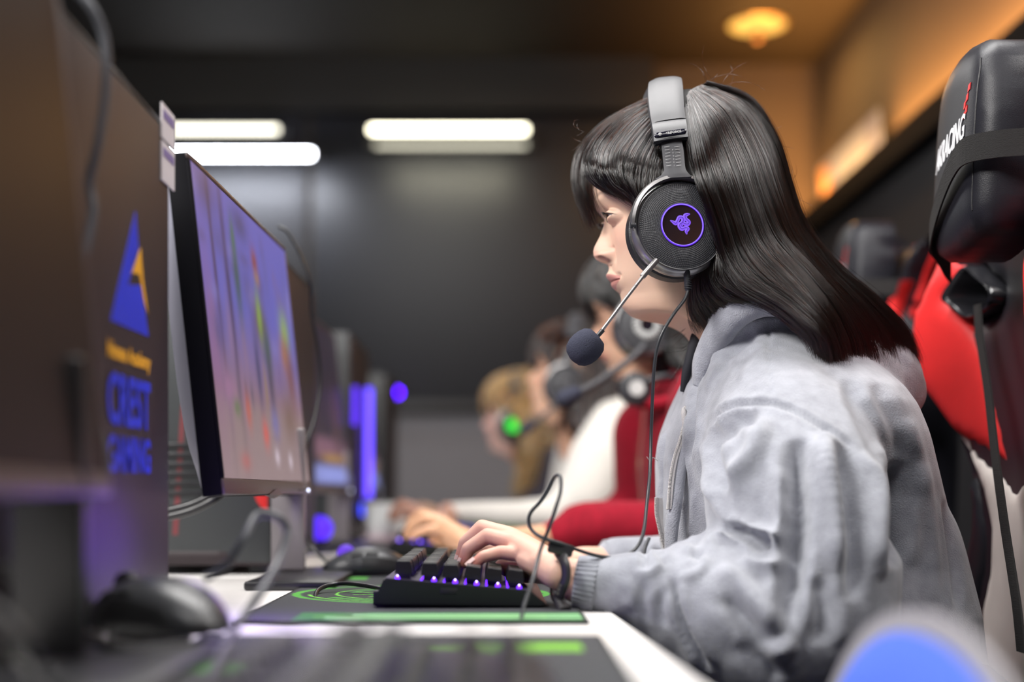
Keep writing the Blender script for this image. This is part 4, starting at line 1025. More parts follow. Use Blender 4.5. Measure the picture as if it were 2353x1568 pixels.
# ------------------------------------------------------------------ hand: five separate fingers grown from a palm
def hand_parts(W, MCP, fingers, thumb, rp=.0125, k=1.0):
    """W wrist point, MCP list of four knuckles (index..little), fingers list of [pip, dip, tip], thumb [base, mcp, ip, tip]"""
    parts = []
    c = sum((Vector(m) for m in MCP), Vector((0,0,0)))/4
    for i, m in enumerate(MCP):
        s_ = Vector(W)+(Vector(m)-c)*.55
        parts += chain([s_, Vector(m).lerp(s_, .45), m], [rp*1.12*k, rp*1.0*k, .0098*k])
    for i in range(3):
        a = (Vector(MCP[i])+Vector(MCP[i+1]))/2; parts += chain([Vector(W)+(a-c)*.55, a.lerp(Vector(W), .1)], [rp*1.05*k, .0088*k])
    for i, (m, f) in enumerate(zip(MCP, fingers)):
        sc = [1.0, 1.03, .98, .86][i]*k
        parts += chain([m, f[0], f[1], f[2]], [.0092*sc, .0078*sc, .0068*sc, .0056*sc])
    parts += chain(thumb, [.0125*k, .0105*k, .0088*k, .0070*k])
    return parts
M_skin = mat('skin', (.8,.6,.5), .48, attr='Col', sss=.12, bump=.12, bscale=1300, spec=.4)
M_skin2 = mat('skin_hand', (.72,.50,.42), .48, sss=.12, bump=.15, bscale=900, spec=.4)
wm = thing('person', 'person with long dark hair in a grey hoodie, typing, seen sharply in profile', 'person', (.35, YM, 0))
hv, hc, hf = head_mesh_data()
# left (near) hand over the keyboard
Wn = P(1262,1302,1.268)
MCP = [P(1152,1228,1.352), P(1166,1232,1.332), P(1182,1248,1.311), P(1206,1275,1.292)]
FG = [[P(1108,1212,1.372), P(1072,1246,1.382), P(1062,1284,1.384)],
      [P(1110,1214,1.350), P(1070,1248,1.355), P(1057,1287,1.356)],
      [P(1121,1232,1.324), P(1076,1262,1.326), P(1064,1294,1.327)],
      [P(1150,1270,1.297), P(1110,1280,1.294), P(1088,1298,1.293)]]
TH = [P(1245,1310,1.30), P(1205,1315,1.335), P(1170,1308,1.345), P(1152,1302,1.345)]
hp = hand_parts(Wn, MCP, FG, TH)
hp += [capsule_data(P(1262,1302,1.270), .0200, P(1330,1336,1.262), .0205, flat=.85), capsule_data(P(1232,1290,1.285), .0185, P(1262,1304,1.270), .0195, flat=.72), capsule_data(P(1330,1336,1.262), .0205, P(1480,1375,1.258), .022),
       capsule_data(P(1480,1375,1.258), .022, P(1780,1430,1.26), .036), capsule_data(P(1780,1430,1.27), .04, P(1790,980,1.37), .045)]
# right (far) hand on the right half of the keyboard
dY = .20
W2 = P(1225,1300,1.60)
def farp(px, py, Y): return P(px, py, Y)
MCP2 = [P(1130,1262,1.535), P(1135,1262,1.555), P(1142,1268,1.575), P(1152,1275,1.595)]
FG2 = [[P(1100,1262,1.52), P(1078,1278,1.515), P(1072,1294,1.512)], [P(1100,1262,1.545), P(1074,1278,1.545), P(1066,1292,1.545)],
       [P(1106,1266,1.570), P(1082,1280,1.572), P(1075,1292,1.573)], [P(1120,1272,1.595), P(1100,1282,1.598), P(1092,1290,1.60)]]
TH2 = [P(1205,1302,1.58), P(1180,1302,1.55), P(1150,1300,1.535), P(1130,1298,1.525)]
hp2 = hand_parts(W2, MCP2, FG2, TH2, k=.92)
hp2 += [capsule_data(W2, .019, P(1340,1300,1.62), .022, flat=.8), capsule_data(P(1340,1300,1.62), .022, P(1620,1330,1.70), .036), capsule_data(P(1620,1330,1.70), .036, P(1780,960,1.62), .05)]
core = slices_data([(ZC+(CY-py)*SM, (a-CX)*SM, (b-CX)*SM, YM, h, 2.2) for py, a, b, h in ((740,1630,1700,.045),(800,1655,1760,.055),(860,1650,1900,.11),(960,1640,1980,.135),(1100,1620,2020,.12),(1250,1640,2040,.11),(1480,1650,2080,.125),(1620,1620,2100,.15))])
tmp = fuse('limbs', hp+hp2+[core], .0016, 3, M_skin2, None)
cc = get_co(tmp); ff = [tuple(p.vertices) for p in tmp.data.polygons]
# nails and knuckle tint by position
col = np.tile(lin((228,184,162)), (len(cc), 1))
def spot(c, r, rgb, a):
    global col
    d = np.linalg.norm(cc-np.array(c), axis=1); m = np.exp(-(d/r)**2)[:, None]*a; col = col*(1-m)+lin(rgb)*m
for f in FG+FG2:
    spot(f[2], .011, (222,120,104), .75); spot(f[0], .010, (224,150,130), .55)
for m_ in MCP+MCP2: spot(m_, .012, (226,158,138), .45)
bpy.data.objects.remove(tmp)
V = np.concatenate([hv, cc]); n0 = len(hv); allf = hf+[tuple(i+n0 for i in f) for f in ff]
body = mesh('body', V, allf, M_skin, wm, True)
at = body.data.color_attributes.new('Col', 'FLOAT_COLOR', 'POINT'); cols = np.concatenate([hc, col])
at.data.foreach_set('color', np.concatenate([cols, np.ones((len(cols), 1))], 1).astype(np.float32).ravel())
# finger nails of the near hand
M_nail = mat('nail', (.86,.62,.56), .25)
for f in FG:
    d = (f[2]-f[1]).normalized(); o_ = f[2]+d*.0005; up = Vector((-.75,-.25,.6)); up = (up-d*up.dot(d)).normalized(); s_ = d.cross(up)
    V = []; 
    for i in range(5):
        for j in range(5):
            a = (i/4-.5)*1.7; b = -.0045+.010*j/4; r = .0061; V.append(o_+d*b+(up*math.cos(a)+s_*math.sin(a))*r*(1 if j < 4 else .93))
    mesh('fingernail', V, [(i*5+j, i*5+j+1, (i+1)*5+j+1, (i+1)*5+j) for i in range(4) for j in range(4)], M_nail, wm, True)
# eyes (ball, iris, pupil shown as coloured rings of one sphere), lashes
M_eyew = mat('eye', (.8,.8,.8), .15, attr='Col', coat=.2)
def eyeball(sign):
    c = Vector((EYE.x, YM+sign*EYE_Y, EYE.z)); r = .0110; n = 40; m = 28; V = []; Fc = []; C_ = []
    look = Vector((-1, -sign*.0-.10*1, -.30)).normalized(); x = look.cross(Vector((0,0,1))).normalized(); y = x.cross(look)
    for i in range(m+1):
        t = PI*i/m*.62 if i < m else PI*.62
        rr = r+(.0007*math.exp(-(t/.42)**4))
        for k in range(n):
            a = 2*PI*k/n; V.append(c+(look*math.cos(t)+(x*math.cos(a)+y*math.sin(a))*math.sin(t))*rr)
            C_.append(lin((8,8,9)) if t < .22 else lin((44,28,22)) if t < .50 else lin((30,20,18)) if t < .56 else lin((214,208,208)))
    for i in range(m):
        for k in range(n):
            q = (i*n+k, i*n+(k+1)%n, (i+1)*n+(k+1)%n, (i+1)*n+k); zc_ = sum(V[j].z for j in q)/4-c.z; yc_ = sum(V[j].y for j in q)/4-c.y
            if -.0046 < zc_ < .0054 and abs(yc_) < .0102: Fc.append(q)
    o = mesh('eyeball', V, Fc, M_eyew, wm, True); at = o.data.color_attributes.new('Col', 'FLOAT_COLOR', 'POINT')
    C_ = np.array(C_); at.data.foreach_set('color', np.concatenate([C_, np.ones((len(C_), 1))], 1).astype(np.float32).ravel())
eyeball(-1); eyeball(1)
M_lash = mat('lash', (.012,.010,.010), .5)
for sign in (-1, 1):
    parts = []; base = []
    for q in np.linspace(-11, 12, 26):
        upz = 4.2*(1-min(1, abs((q-.5)/14.5))**2.6)-.06*max(0, q)
        y = EYE_Y+q/1000; z = EYE.z+upz/1000; d2 = .0118**2-(q/1000)**2*.62-(upz/1000)**2; x = EYE.x-math.sqrt(max(1e-6, d2))-.0012
        p = Vector((x, YM+sign*y, z)); base.append(p)
        L = .0050*(.6+.4*min(1, (q+13)/14)); parts.append(tube_data([p, p+Vector((-.8,sign*.25*(q/14),-.12))*L*.55, p+Vector((-1.0,sign*.45*(q/14),.20))*L], [.00016,.00013,.00004], 4))
    parts.append(tube_data(catmull(base, 40), .00042, 6))
    V, Fc = merge(parts); mesh('eyelashes', V, Fc, M_lash, wm, True)
# ------------------------------------------------------------------ grey hoodie
def melange(name, c1, c2, b=.9):
    m = mat(name, c1, .92, spec=.2, sheen=.5, bump=b, bscale=700, bdetail=4, var=.2, vscale=70, col2=c2)
    return m
M_hood = melange('grey_fleece', (.365,.378,.425), (.27,.28,.32))
M_rib = mat('ribbed_knit', (.34,.355,.40), .9, spec=.2, sheen=.4, bump=.5, bscale=900, var=.15, vscale=60)
def Z(py, Y=YM): return ZC+(CY-py)*Y/F
def X_(px, Y=YM): return (px-CX)*Y/F
T = [ # py, front, back, half width, power
 (716,1668,1800,.052,2),(735,1655,1850,.070,2),(770,1632,1905,.092,2),(810,1605,1965,.118,2.1),(860,1582,2022,.145,2.2),(900,1566,2055,.168,2.3),(940,1548,2078,.182,2.3),
 (1000,1524,2100,.185,2.3),(1060,1512,2122,.166,2.3),(1140,1512,2150,.150,2.3),(1220,1520,2178,.145,2.3),(1300,1530,2200,.148,2.3),(1400,1540,2222,.172,2.3),(1568,1555,2240,.185,2.4),(1640,1560,2240,.19,2.4)]
torso = slices_data([(Z(py), X_(a), X_(b), YM, h, p) for py, a, b, h, p in T], 56)
parts = [torso]
def sl(pts): 
    return [P(*p[:3]) for p in pts], [p[3] for p in pts]
# near sleeve: upper arm, elbow, forearm
pts, rr = sl([(1800,985,1.375,.078),(1812,1050,1.335,.083),(1828,1130,1.300,.084),(1842,1220,1.280,.083),(1852,1310,1.268,.083),(1835,1400,1.262,.086)])
parts += chain(pts, rr, seg=24, rings=6)
pts, rr = sl([(1835,1400,1.262,.084),(1760,1428,1.258,.080),(1680,1412,1.256,.069),(1600,1392,1.256,.0545),(1520,1366,1.257,.0425),(1450,1352,1.258,.0345),(1395,1346,1.260,.0290),(1362,1342,1.262,.0245)])
parts += chain(pts, rr, seg=24, rings=6)
parts += [capsule_data(P(1560,1300,1.27), .022, P(1690,1290,1.28), .034), capsule_data(P(1600,1480,1.258), .038, P(1740,1530,1.262), .052)]
# far sleeve resting on the desk
pts, rr = sl([(1790,985,1.60,.078),(1800,1150,1.66,.075),(1760,1290,1.68,.065),(1620,1305,1.67,.046),(1500,1300,1.65,.036),(1420,1292,1.64,.030)])
parts += chain(pts, rr, seg=20)
# hood lying on the shoulders and back
pts, rr = sl([(1672,738,1.418,.020),(1720,712,1.408,.024),(1780,706,1.410,.024),(1850,740,1.420,.030),(1930,810,1.43,.036),(2010,880,1.45,.034)])
parts += chain(pts, rr)
pts, rr = sl([(1930,850,1.48,.055),(2010,880,1.48,.052),(2052,900,1.48,.036)])
parts += chain(pts, rr)
pts, rr = sl([(1690,770,1.545,.020),(1760,720,1.56,.024),(1860,740,1.56,.030),(1960,830,1.54,.034)])
parts += chain(pts, rr)
hd = fuse('hoodie', parts, .0036, 9, M_hood, wm)
co = get_co(hd); print('hoodie verts', len(co))
STR = [
 # armhole seam, shoulder seam
 ([(1612,985),(1650,950),(1700,930),(1765,925),(1830,945),(1900,985),(1960,1030)], 6, -.0060),
 ([(1765,712),(1766,780),(1768,850),(1768,925)], 3.6, -.0042),
 # shoulder hollows beside the seam
 ([(1655,850),(1690,800),(1735,765)], 13, -.0075), ([(1620,900),(1650,850),(1690,810)], 10, .0050), ([(1700,880),(1740,830),(1762,790)], 14, .004),
 # crease at the front of the sleeve
 ([(1625,985),(1650,1000),(1690,975),(1740,950)], 22, -.010), ([(1640,1010),(1645,1080),(1680,1120)], 20, -.012), ([(1670,960),(1730,1010),(1700,1090),(1700,1150)], 14, .004),
 ([(1615,1000),(1625,1090),(1655,1170),(1700,1225)], 7, .006), ([(1668,1118),(1710,1080),(1745,1030),(1760,960)], 18, .009),
 # deep fold above the forearm
 ([(1665,1215),(1710,1225),(1745,1250),(1772,1248)], 12, -.016), ([(1700,1205),(1760,1222),(1800,1240),(1812,1200),(1815,1140)], 13, .010),
 ([(1700,1280),(1740,1300),(1790,1300),(1815,1270)], 16, .010),
 # long vertical folds of the upper sleeve
 ([(1830,1010),(1832,1100),(1830,1200),(1822,1320),(1812,1440)], 24, -.017), ([(1890,990),(1900,1090),(1912,1200),(1918,1320)], 28, .013),
 ([(1925,1020),(1945,1120),(1960,1250),(1955,1380)], 20, -.012), ([(1975,1040),(2005,1120),(2020,1220),(2020,1330)], 16, .010),
 ([(1870,1330),(1890,1400),(1880,1480)], 24, -.008), ([(1800,1080),(1795,1180),(1790,1260)], 14, .006),
 ([(2062,1060),(2050,1180),(2045,1300)], 24, -.020), ([(2085,960),(2110,1080),(2135,1220),(2150,1380)], 20, .007), ([(2010,880),(2050,970),(2070,1060)], 20, -.004),
 ([(1945,870),(1980,960),(2020,1040)], 18, -.005), ([(2170,1150),(2190,1280),(2205,1400)], 10, -.006),
 # forearm folds
 ([(1478,1308),(1482,1260),(1492,1240)], 6, -.009), ([(1466,1305),(1478,1318),(1500,1316),(1515,1295),(1512,1268)], 7, .0055),
 ([(1512,1262),(1520,1285),(1530,1300)], 9, -.006), ([(1540,1250),(1580,1262),(1620,1290),(1600,1320),(1560,1325)], 10, .005),
 ([(1592,1268),(1612,1284)], 11, -.010), ([(1622,1262),(1650,1235),(1690,1240)], 15, .009), ([(1545,1330),(1560,1400),(1590,1470),(1630,1540)], 9, -.011), ([(1530,1350),(1520,1400),(1535,1440)], 12, -.004),
 ([(1650,1300),(1700,1340),(1750,1400),(1790,1450)], 22, .007), ([(1660,1370),(1720,1430),(1770,1490)], 22, -.008), ([(1480,1340),(1478,1390),(1490,1430)], 10, -.004), ([(1440,1330),(1450,1370),(1440,1400)], 12, .003),
 ([(1790,1470),(1810,1480),(1770,1500)], 18, .010), ([(1700,1470),(1760,1530),(1790,1568)], 24, -.007),
 # front panel folds
 ([(1600,860),(1590,920),(1585,990),(1575,1060)], 7, -.007), ([(1560,1130),(1552,1180),(1545,1240)], 8, -.006), ([(1592,1130),(1590,1190),(1588,1245)], 7, .004), ([(1540,1040),(1560,1080),(1565,1120)], 8, -.004),
 # hood edge
 ([(1600,880),(1640,800),(1690,740),(1760,718),(1830,724)], 8, -.008), ([(1690,690),(1760,672),(1825,690)], 12, .004),
]
folds(hd, STR)
rn = np.random.default_rng(4); co = get_co(hd); no = get_no(hd)
nz = np.zeros(len(co))
for k in range(26):
    d = rn.normal(size=3); d /= np.linalg.norm(d); f = rn.uniform(18, 75); nz += np.sin(co@d*f+rn.uniform(0, 6.28))*(.9/f)*.018
set_co(hd, co+no*nz[:, None]); hd.data.update()
m_ = hd.modifiers.new('s', 'SMOOTH'); m_.factor = .5; m_.iterations = 3; bake(hd)
# ribbed cuff
def cuff(c0, c1, r0, r1, name='cuff', n=34, flat=.92, par=wm, m=M_rib, up=(0,0,1)):
    path = [Vector(c0).lerp(Vector(c1), t) for t in np.linspace(0, 1, 8)]; V = []; Fc = []; seg = n*4
    d = (Vector(c1)-Vector(c0)).normalized(); u = Vector(up); N = (u-d*u.dot(d)).normalized(); B = d.cross(N)
    rads = [r0+(r1-r0)*t for t in np.linspace(0, 1, 8)]; rads = [rads[0]*.93]+rads+[rads[-1]*.9]; path = [path[0]+d*.0015]+path+[path[-1]]
    for p, r in zip(path, rads):
        for k in range(seg):
            t = 2*PI*k/seg; q = r*(1+.028*math.sin(t*n)); V.append(p+(N*math.cos(t)*1.0+B*math.sin(t)*flat)*q)
    k2 = len(path)
    for i in range(k2-1):
        for k in range(seg): Fc.append((i*seg+k, i*seg+(k+1)%seg, (i+1)*seg+(k+1)%seg, (i+1)*seg+k))
    return mesh(name, V, Fc, m, par, True)
o = cuff(P(1322,1338,1.262), P(1372,1346,1.259), .0232, .0262, 'cuff'); o['label'] = 'ribbed grey cuff'
cuff(P(1385,1290,1.635), P(1425,1292,1.64), .024, .027)
# turned hood rim (thick rolled edge round the neck)
rim = [P(1606,885,1.435), P(1618,835,1.428), P(1645,780,1.415), P(1685,722,1.395), P(1735,690,1.378), P(1790,686,1.374), P(1840,705,1.378), P(1870,735,1.385)]
tube('hood_rim', rim, [.006,.0105,.0125,.0135,.0140,.0140,.012,.007], M_hood, wm, 16, n=60, flat=1.35)
rim2 = [P(1598,880,1.515), P(1612,830,1.53), P(1650,775,1.55), P(1720,720,1.575), P(1800,705,1.58), P(1900,735,1.57)]
tube('hood_rim', rim2, [.006,.011,.0125,.013,.013,.01], M_hood, wm, 16, n=50, flat=1.3)
# open front edges with zipper: near flap
def ribbon(name, pts, wd, th, m, par, nrm=(0,-1,0), n=60):
    pts = catmull(pts, n); V = []; Fc = []
    T_ = np.gradient(pts, axis=0); T_ /= np.linalg.norm(T_, axis=1)[:, None]
    for p, t in zip(pts, T_):
        N = np.array(nrm, float); N = N-N.dot(t)*t; N /= np.linalg.norm(N); B = np.cross(t, N)
        for (b, h) in ((-wd/2,0),(wd/2,0),(wd/2,th),(-wd/2,th)): V.append(p+B*b+N*h)
    for i in range(len(pts)-1):
        for k in range(4): Fc.append((i*4+k, i*4+(k+1)%4, (i+1)*4+(k+1)%4, (i+1)*4+k))
    L = len(pts); Fc += [(3,2,1,0), tuple((L-1)*4+k for k in range(4))]
    return mesh(name, V, Fc, m, par, False)
M_tape = mat('zip_tape', (.52,.50,.50), .8, bump=.8, bscale=1200); M_teeth = mat('zip_teeth', (.55,.53,.52), .35, .6)
flap = [P(1600,870,1.44), P(1590,925,1.425), P(1578,985,1.41), P(1562,1040,1.40), P(1552,1090,1.395), P(1545,1150,1.39), P(1535,1215,1.39), P(1533,1270,1.39)]
tube('front_edge', [p+Vector((.004,.004,0)) for p in flap], [.004,.0065,.0075,.0075,.007,.007,.007,.006], M_hood, wm, 14, n=60, flat=.8)
zip_ = [P(1578,935,1.418), P(1577,965,1.412), P(1566,1010,1.404), P(1553,1050,1.398), P(1545,1090,1.394), P(1540,1140,1.39), P(1538,1170,1.39)]
ribbon('zip_tape', zip_, .0042, .0012, M_tape, wm)
tt_ = []
zp = catmull(zip_, 110)
for p in zp: tt_.append(capsule_data(Vector(p)+Vector((-.0026,-.0012,0)), .00065, Vector(p)+Vector((-.0008,-.0014,0)), .00065, seg=6, rings=2))
V, Fc = merge(tt_); o = mesh('zip_teeth', V, Fc, M_teeth, wm, True); o['kind'] = 'stuff'
# far half of the open front, with its own zipper facing the camera
FY = 1.475
inner = smooth_poly([(1596,880),(1566,905),(1545,945),(1528,990),(1512,1010),(1506,1045),(1510,1090),(1506,1130),(1504,1170),(1512,1215),(1526,1255),(1560,1262),(1572,1180),(1580,1080),(1590,1000),(1605,930)], 3)
innerp = [((px-CX)*FY/F, ZC+(CY-py)*FY/F) for px, py in inner]
o = panel('front_flap', innerp, lambda a,b,c: Vector((a, FY-c-.02*math.sin((b-.75)*18), b)), M_hood, wm, step=.006, thick=.010, puff=.010, redge=.018); o['label'] = 'open far half of the hoodie front'
zip2 = [P(1508,1145,1.45), P(1508,1180,1.45), P(1515,1215,1.45), P(1524,1250,1.45), P(1534,1285,1.45)]
ribbon('zip_tape', [p+Vector((.0040,0,0)) for p in zip2], .0085, .0012, M_tape, wm, nrm=(.35,-1,0))
tt_ = []
for p in catmull(zip2, 42): tt_.append(capsule_data(Vector(p)+Vector((-.0014,-.002,0)), .00075, Vector(p)+Vector((.0012,-.002,0)), .00075, seg=6, rings=2))
V, Fc = merge(tt_); o = mesh('zip_teeth', V, Fc, M_teeth, wm, True); o['kind'] = 'stuff'
tube('zip_pull', [P(1570,938,1.412), P(1572,950,1.410), P(1574,972,1.409), P(1573,990,1.408)], [.0016,.0030,.0032,.0022], M_tape, wm, 10, n=14)
tube('loose_thread', [P(1512,1060,1.44), P(1500,1052,1.44), P(1496,1062,1.44), P(1486,1050,1.44)], .0004, M_teeth, wm, 5, n=20)
# dark shirt collar inside
tube('shirt_collar', [P(1602,775,1.462), P(1588,820,1.45), P(1577,860,1.45), P(1569,900,1.455)], [.007,.006,.005,.003], mat('dark_shirt', (.012,.012,.018), .8), wm, 10, n=20)
# trousers
M_trs = mat('dark_trousers', (.02,.02,.026), .9, bump=.5, bscale=500)
tr = chain([(.42,YM-.10,.52),(.10,YM-.12,.54),(-.08,YM-.12,.52)], [.10,.085,.065])+chain([(.42,YM+.10,.52),(.10,YM+.12,.54),(-.08,YM+.12,.52)], [.10,.085,.065])
tr += chain([(-.08,YM-.12,.52),(-.10,YM-.12,.10)], [.062,.042])+chain([(-.08,YM+.12,.52),(-.10,YM+.12,.10)], [.062,.042])+[capsule_data((.42,YM-.08,.56), .12, (.42,YM+.08,.56), .12)]
fuse('trousers', tr, .012, 3, M_trs, wm)
for s_ in (-1, 1):
    V, Fc = slices_data([(0.0,-.24,-.045,YM+s_*.12,.045,2.6),(.02,-.245,-.04,YM+s_*.12,.047,2.6),(.05,-.22,-.04,YM+s_*.12,.043,2.4),(.085,-.16,-.05,YM+s_*.12,.040,2.2),(.11,-.145,-.055,YM+s_*.12,.038,2)], 24)
    mesh('shoe', V, Fc, M_white, wm, True, 50)
# ------------------------------------------------------------------ hair: strands between guide locks
M_hairm = bpy.data.materials.new('dark_hair'); M_hairm.use_nodes = True; nt = M_hairm.node_tree; nt.nodes.remove(nt.nodes['Principled BSDF'])
hb = nt.nodes.new('ShaderNodeBsdfHairPrincipled'); hb.parametrization = 'MELANIN'
hb.inputs['Melanin'].default_value = .97; hb.inputs['Melanin Redness'].default_value = .15; hb.inputs['Roughness'].default_value = .22; hb.inputs['Radial Roughness'].default_value = .35
hb.inputs['Random Color'].default_value = .1; hb.inputs['IOR'].default_value = 1.75; hb.inputs['Random Roughness'].default_value = .3; hb.inputs['Coat'].default_value = .5 if 'Coat' in hb.inputs else 0
nt.links.new(hb.outputs[0], nt.nodes['Material Output'].inputs['Surface'])
M_cap = mat('hair_underlayer', (.006,.005,.005), .6, spec=.1)
def gline(pts, n=28): return catmull([np.array(P(*p)) for p in pts], n)
def lock_family(guides, count, depth=.006, jitter=.0012, clump=.0020, npt=28, u0=0.0, u1=1.0, tipcut=.16, seed=1, inward=None):
    """strands whose shapes are blended between neighbouring guides; depth pushes them into the mass"""
    r = np.random.default_rng(seed); G = np.array([gline(g, npt) for g in guides]); m = len(guides)-1; out = []
    nclump = max(6, count//26); cu = r.uniform(u0, u1, nclump); coff = r.normal(0, clump*1.25, (nclump, 3)); ph = r.uniform(0, 6.28, (nclump, 3)); fr = r.uniform(2, 6, nclump)
    ts = np.linspace(0, 1, npt)
    for s_ in range(count):
        k = r.integers(nclump); u = np.clip(cu[k]+r.normal(0, .011), u0, u1) if r.random() < .9 else r.uniform(u0, u1)
        a = u*m; i = min(int(a), m-1); f = a-i; 
        g0 = G[max(i-1, 0)]; g1 = G[i]; g2 = G[i+1]; g3 = G[min(i+2, m)]
        c = .5*((2*g1)+(-g0+g2)*f+(2*g0-5*g1+4*g2-g3)*f*f+(-g0+3*g1-3*g2+g3)*f**3)
        dep = r.random()**1.5*depth; tv = np.array(inward if inward is not None else (0, 1.0, 0)); c = c+tv*dep
        c = c+coff[k]*(ts[:, None]**.5)*1.15+r.normal(0, jitter*.5, 3)+r.normal(0, jitter, 3)*ts[:, None]
        c = c+np.stack([np.sin(ts*fr[k]+ph[k, q]) for q in range(3)], 1)*clump*.35*ts[:, None]
        end = 1-r.random()**2*tipcut; c2 = np.stack([np.interp(ts*end, ts, c[:, q]) for q in range(3)], 1); out.append(c2)
    return out
def make_hair(name, strands, material, parent, r0=.00014, r1=.00005):
    n = len(strands); k = len(strands[0]); hcv = bpy.data.hair_curves.new(name); hcv.add_curves([k]*n)
    pos = np.concatenate(strands).astype(np.float32); hcv.attributes['position'].data.foreach_set('vector', pos.ravel())
    ra = hcv.attributes.get('radius') or hcv.attributes.new('radius', 'FLOAT', 'POINT')
    t = np.linspace(0, 1, k); rad = np.tile(np.where(t < .75, r0, r0+(r1-r0)*(t-.75)/.25), n).astype(np.float32); ra.data.foreach_set('value', rad)
    hcv.materials.append(material); o = bpy.data.objects.new(name, hcv); COL.objects.link(o)
    if parent is not None: o.parent = parent; o.matrix_parent_inverse = Matrix.Translation(-Vector(parent.location))
    return o
# guides, photo px, py and distance from the camera
g0 = [(1505,228,1.462),(1425,262,1.450),(1368,320,1.440),(1346,372,1.434),(1366,412,1.428),(1410,438,1.420),(1466,450,1.408)]
g1 = [(1512, 235, 1.452), (1445, 280, 1.436), (1398, 335, 1.426), (1386, 382, 1.408), (1404, 418, 1.404), (1436, 438, 1.402), (1470, 461, 1.398)]
g2 = [(1520, 255, 1.432), (1475, 305, 1.416), (1442, 355, 1.397), (1434, 396, 1.394), (1444, 428, 1.392), (1460, 452, 1.392), (1480, 488, 1.388)]
g3 = [(1535, 280, 1.42), (1508, 335, 1.406), (1492, 378, 1.388), (1485, 418, 1.385), (1485, 450, 1.384), (1490, 482, 1.383), (1496, 520, 1.383)]
g4 = [(1560, 280, 1.414), (1552, 335, 1.402), (1545, 380, 1.384), (1540, 420, 1.382), (1536, 450, 1.382), (1534, 482, 1.382), (1534, 520, 1.383)]
h0 = [(1560,205,1.482),(1470,238,1.482),(1388,286,1.482),(1338,345,1.482),(1325,405,1.480),(1335,460,1.476),(1360,524,1.470)]
h1 = [(1560,208,1.470),(1472,245,1.466),(1400,296,1.462),(1355,352,1.460),(1345,408,1.458),(1358,458,1.456),(1372,512,1.458)]
k0 = [(1578, 225, 1.444), (1588, 310, 1.404), (1604, 400, 1.372), (1645, 510, 1.366), (1672, 600, 1.362), (1712, 655, 1.352), (1795, 700, 1.335), (1862, 755, 1.326), (1888, 806, 1.326)]
k1 = [(1590,208,1.450),(1645,275,1.408),(1690,375,1.384),(1722,478,1.374),(1758,568,1.366),(1828,645,1.352),(1892,725,1.342),(1926,795,1.342),(1934,848,1.346)]
k2 = [(1610,199,1.468),(1695,250,1.438),(1750,345,1.418),(1783,448,1.408),(1822,548,1.404),(1886,636,1.402),(1955,716,1.402),(2000,790,1.406),(2016,856,1.414)]
k3 = [(1620,196,1.480),(1720,232,1.480),(1783,326,1.480),(1814,428,1.480),(1850,528,1.478),(1918,616,1.476),(2006,692,1.474),(2078,764,1.472),(2112,836,1.470)]
def mir(g): return [(CX+(px-CX)*Y/(2*YM-Y), CY+(py-CY)*Y/(2*YM-Y), 2*YM-Y) for px, py, Y in g]
n0 = [(1600,500,1.415),(1600,570,1.412),(1592,640,1.418),(1588,690,1.424),(1596,730,1.428),(1612,768,1.432)]
n1 = [(1630,520,1.395),(1628,590,1.392),(1622,650,1.394),(1630,690,1.398),(1655,715,1.405),(1700,740,1.41)]
n2 = [(1650,530,1.380),(1650,590,1.374),(1652,640,1.372),(1690,672,1.366),(1760,690,1.358),(1830,715,1.352)]
n3 = [(1662,520,1.374),(1680,580,1.366),(1700,630,1.362),(1745,664,1.356),(1805,700,1.350),(1862,748,1.345)]
kf = [(1572,262,1.424),(1578,330,1.398),(1588,400,1.386),(1600,450,1.382),(1612,500,1.380),(1625,540,1.380),(1640,580,1.380)]
strands = lock_family([g4,kf,k0], 2200, .010, .001, .0016, seed=21)
strands += lock_family([g0,g1,g2,g3,g4], 5200, .010, .0010, .0016, seed=1)
strands += lock_family([h1,h0,mir(h1)], 420, .004, .0013, .0022, seed=2, tipcut=.25)
strands += lock_family([mir(g0),mir(g1),mir(g2),mir(g3)], 120, .004, .001, .0015, seed=12, inward=(0,-1,0))
strands += lock_family([g0,g1], 1500, .012, .0008, .0012, seed=3)
strands += lock_family([k0,k1,k2,k3], 12500, .016, .0013, .0026, seed=4, tipcut=.12)
strands += lock_family([k3,mir(k2),mir(k1),mir(k0)], 3200, .014, .0014, .0026, seed=5, inward=(0,-1,0))
strands += lock_family([n0,n1,n2,n3], 4200, .014, .0014, .0026, seed=6)
strands += lock_family([mir(n0),mir(n1),mir(n2)], 300, .01, .0014, .002, seed=7, inward=(0,-1,0))
# stray hairs
rs = np.random.default_rng(9)
for s_ in range(46):
    i = rs.integers(4)
    if i == 0: x, y = rs.uniform(1600,1680), 200+rs.uniform(-4,8); a = rs.uniform(-2.6,-.3); L = rs.uniform(30,120)
    elif i == 1: x, y = rs.uniform(1330,1400), 300+rs.uniform(-20,60); a = rs.uniform(2.0,3.6); L = rs.uniform(15,50)
    elif i == 2: t = rs.random(); x, y = 1720+120*t, 235+300*t; a = rs.uniform(-1.0,.9); L = rs.uniform(20,80)
    else: x, y = rs.uniform(1580,1620), rs.uniform(740,800); a = rs.uniform(1.4,2.4); L = rs.uniform(40,110)
    Y0 = YM+rs.uniform(-.02,.02); c = [(x, y, Y0)]; da = rs.normal(0, .35)
    for q in range(5): x += math.cos(a)*L/5; y += math.sin(a)*L/5; a += da*.8; c.append((x, y, Y0+rs.uniform(-.003,.003)))
    strands.append(gline(c))
make_hair('hair', strands, M_hairm, wm)
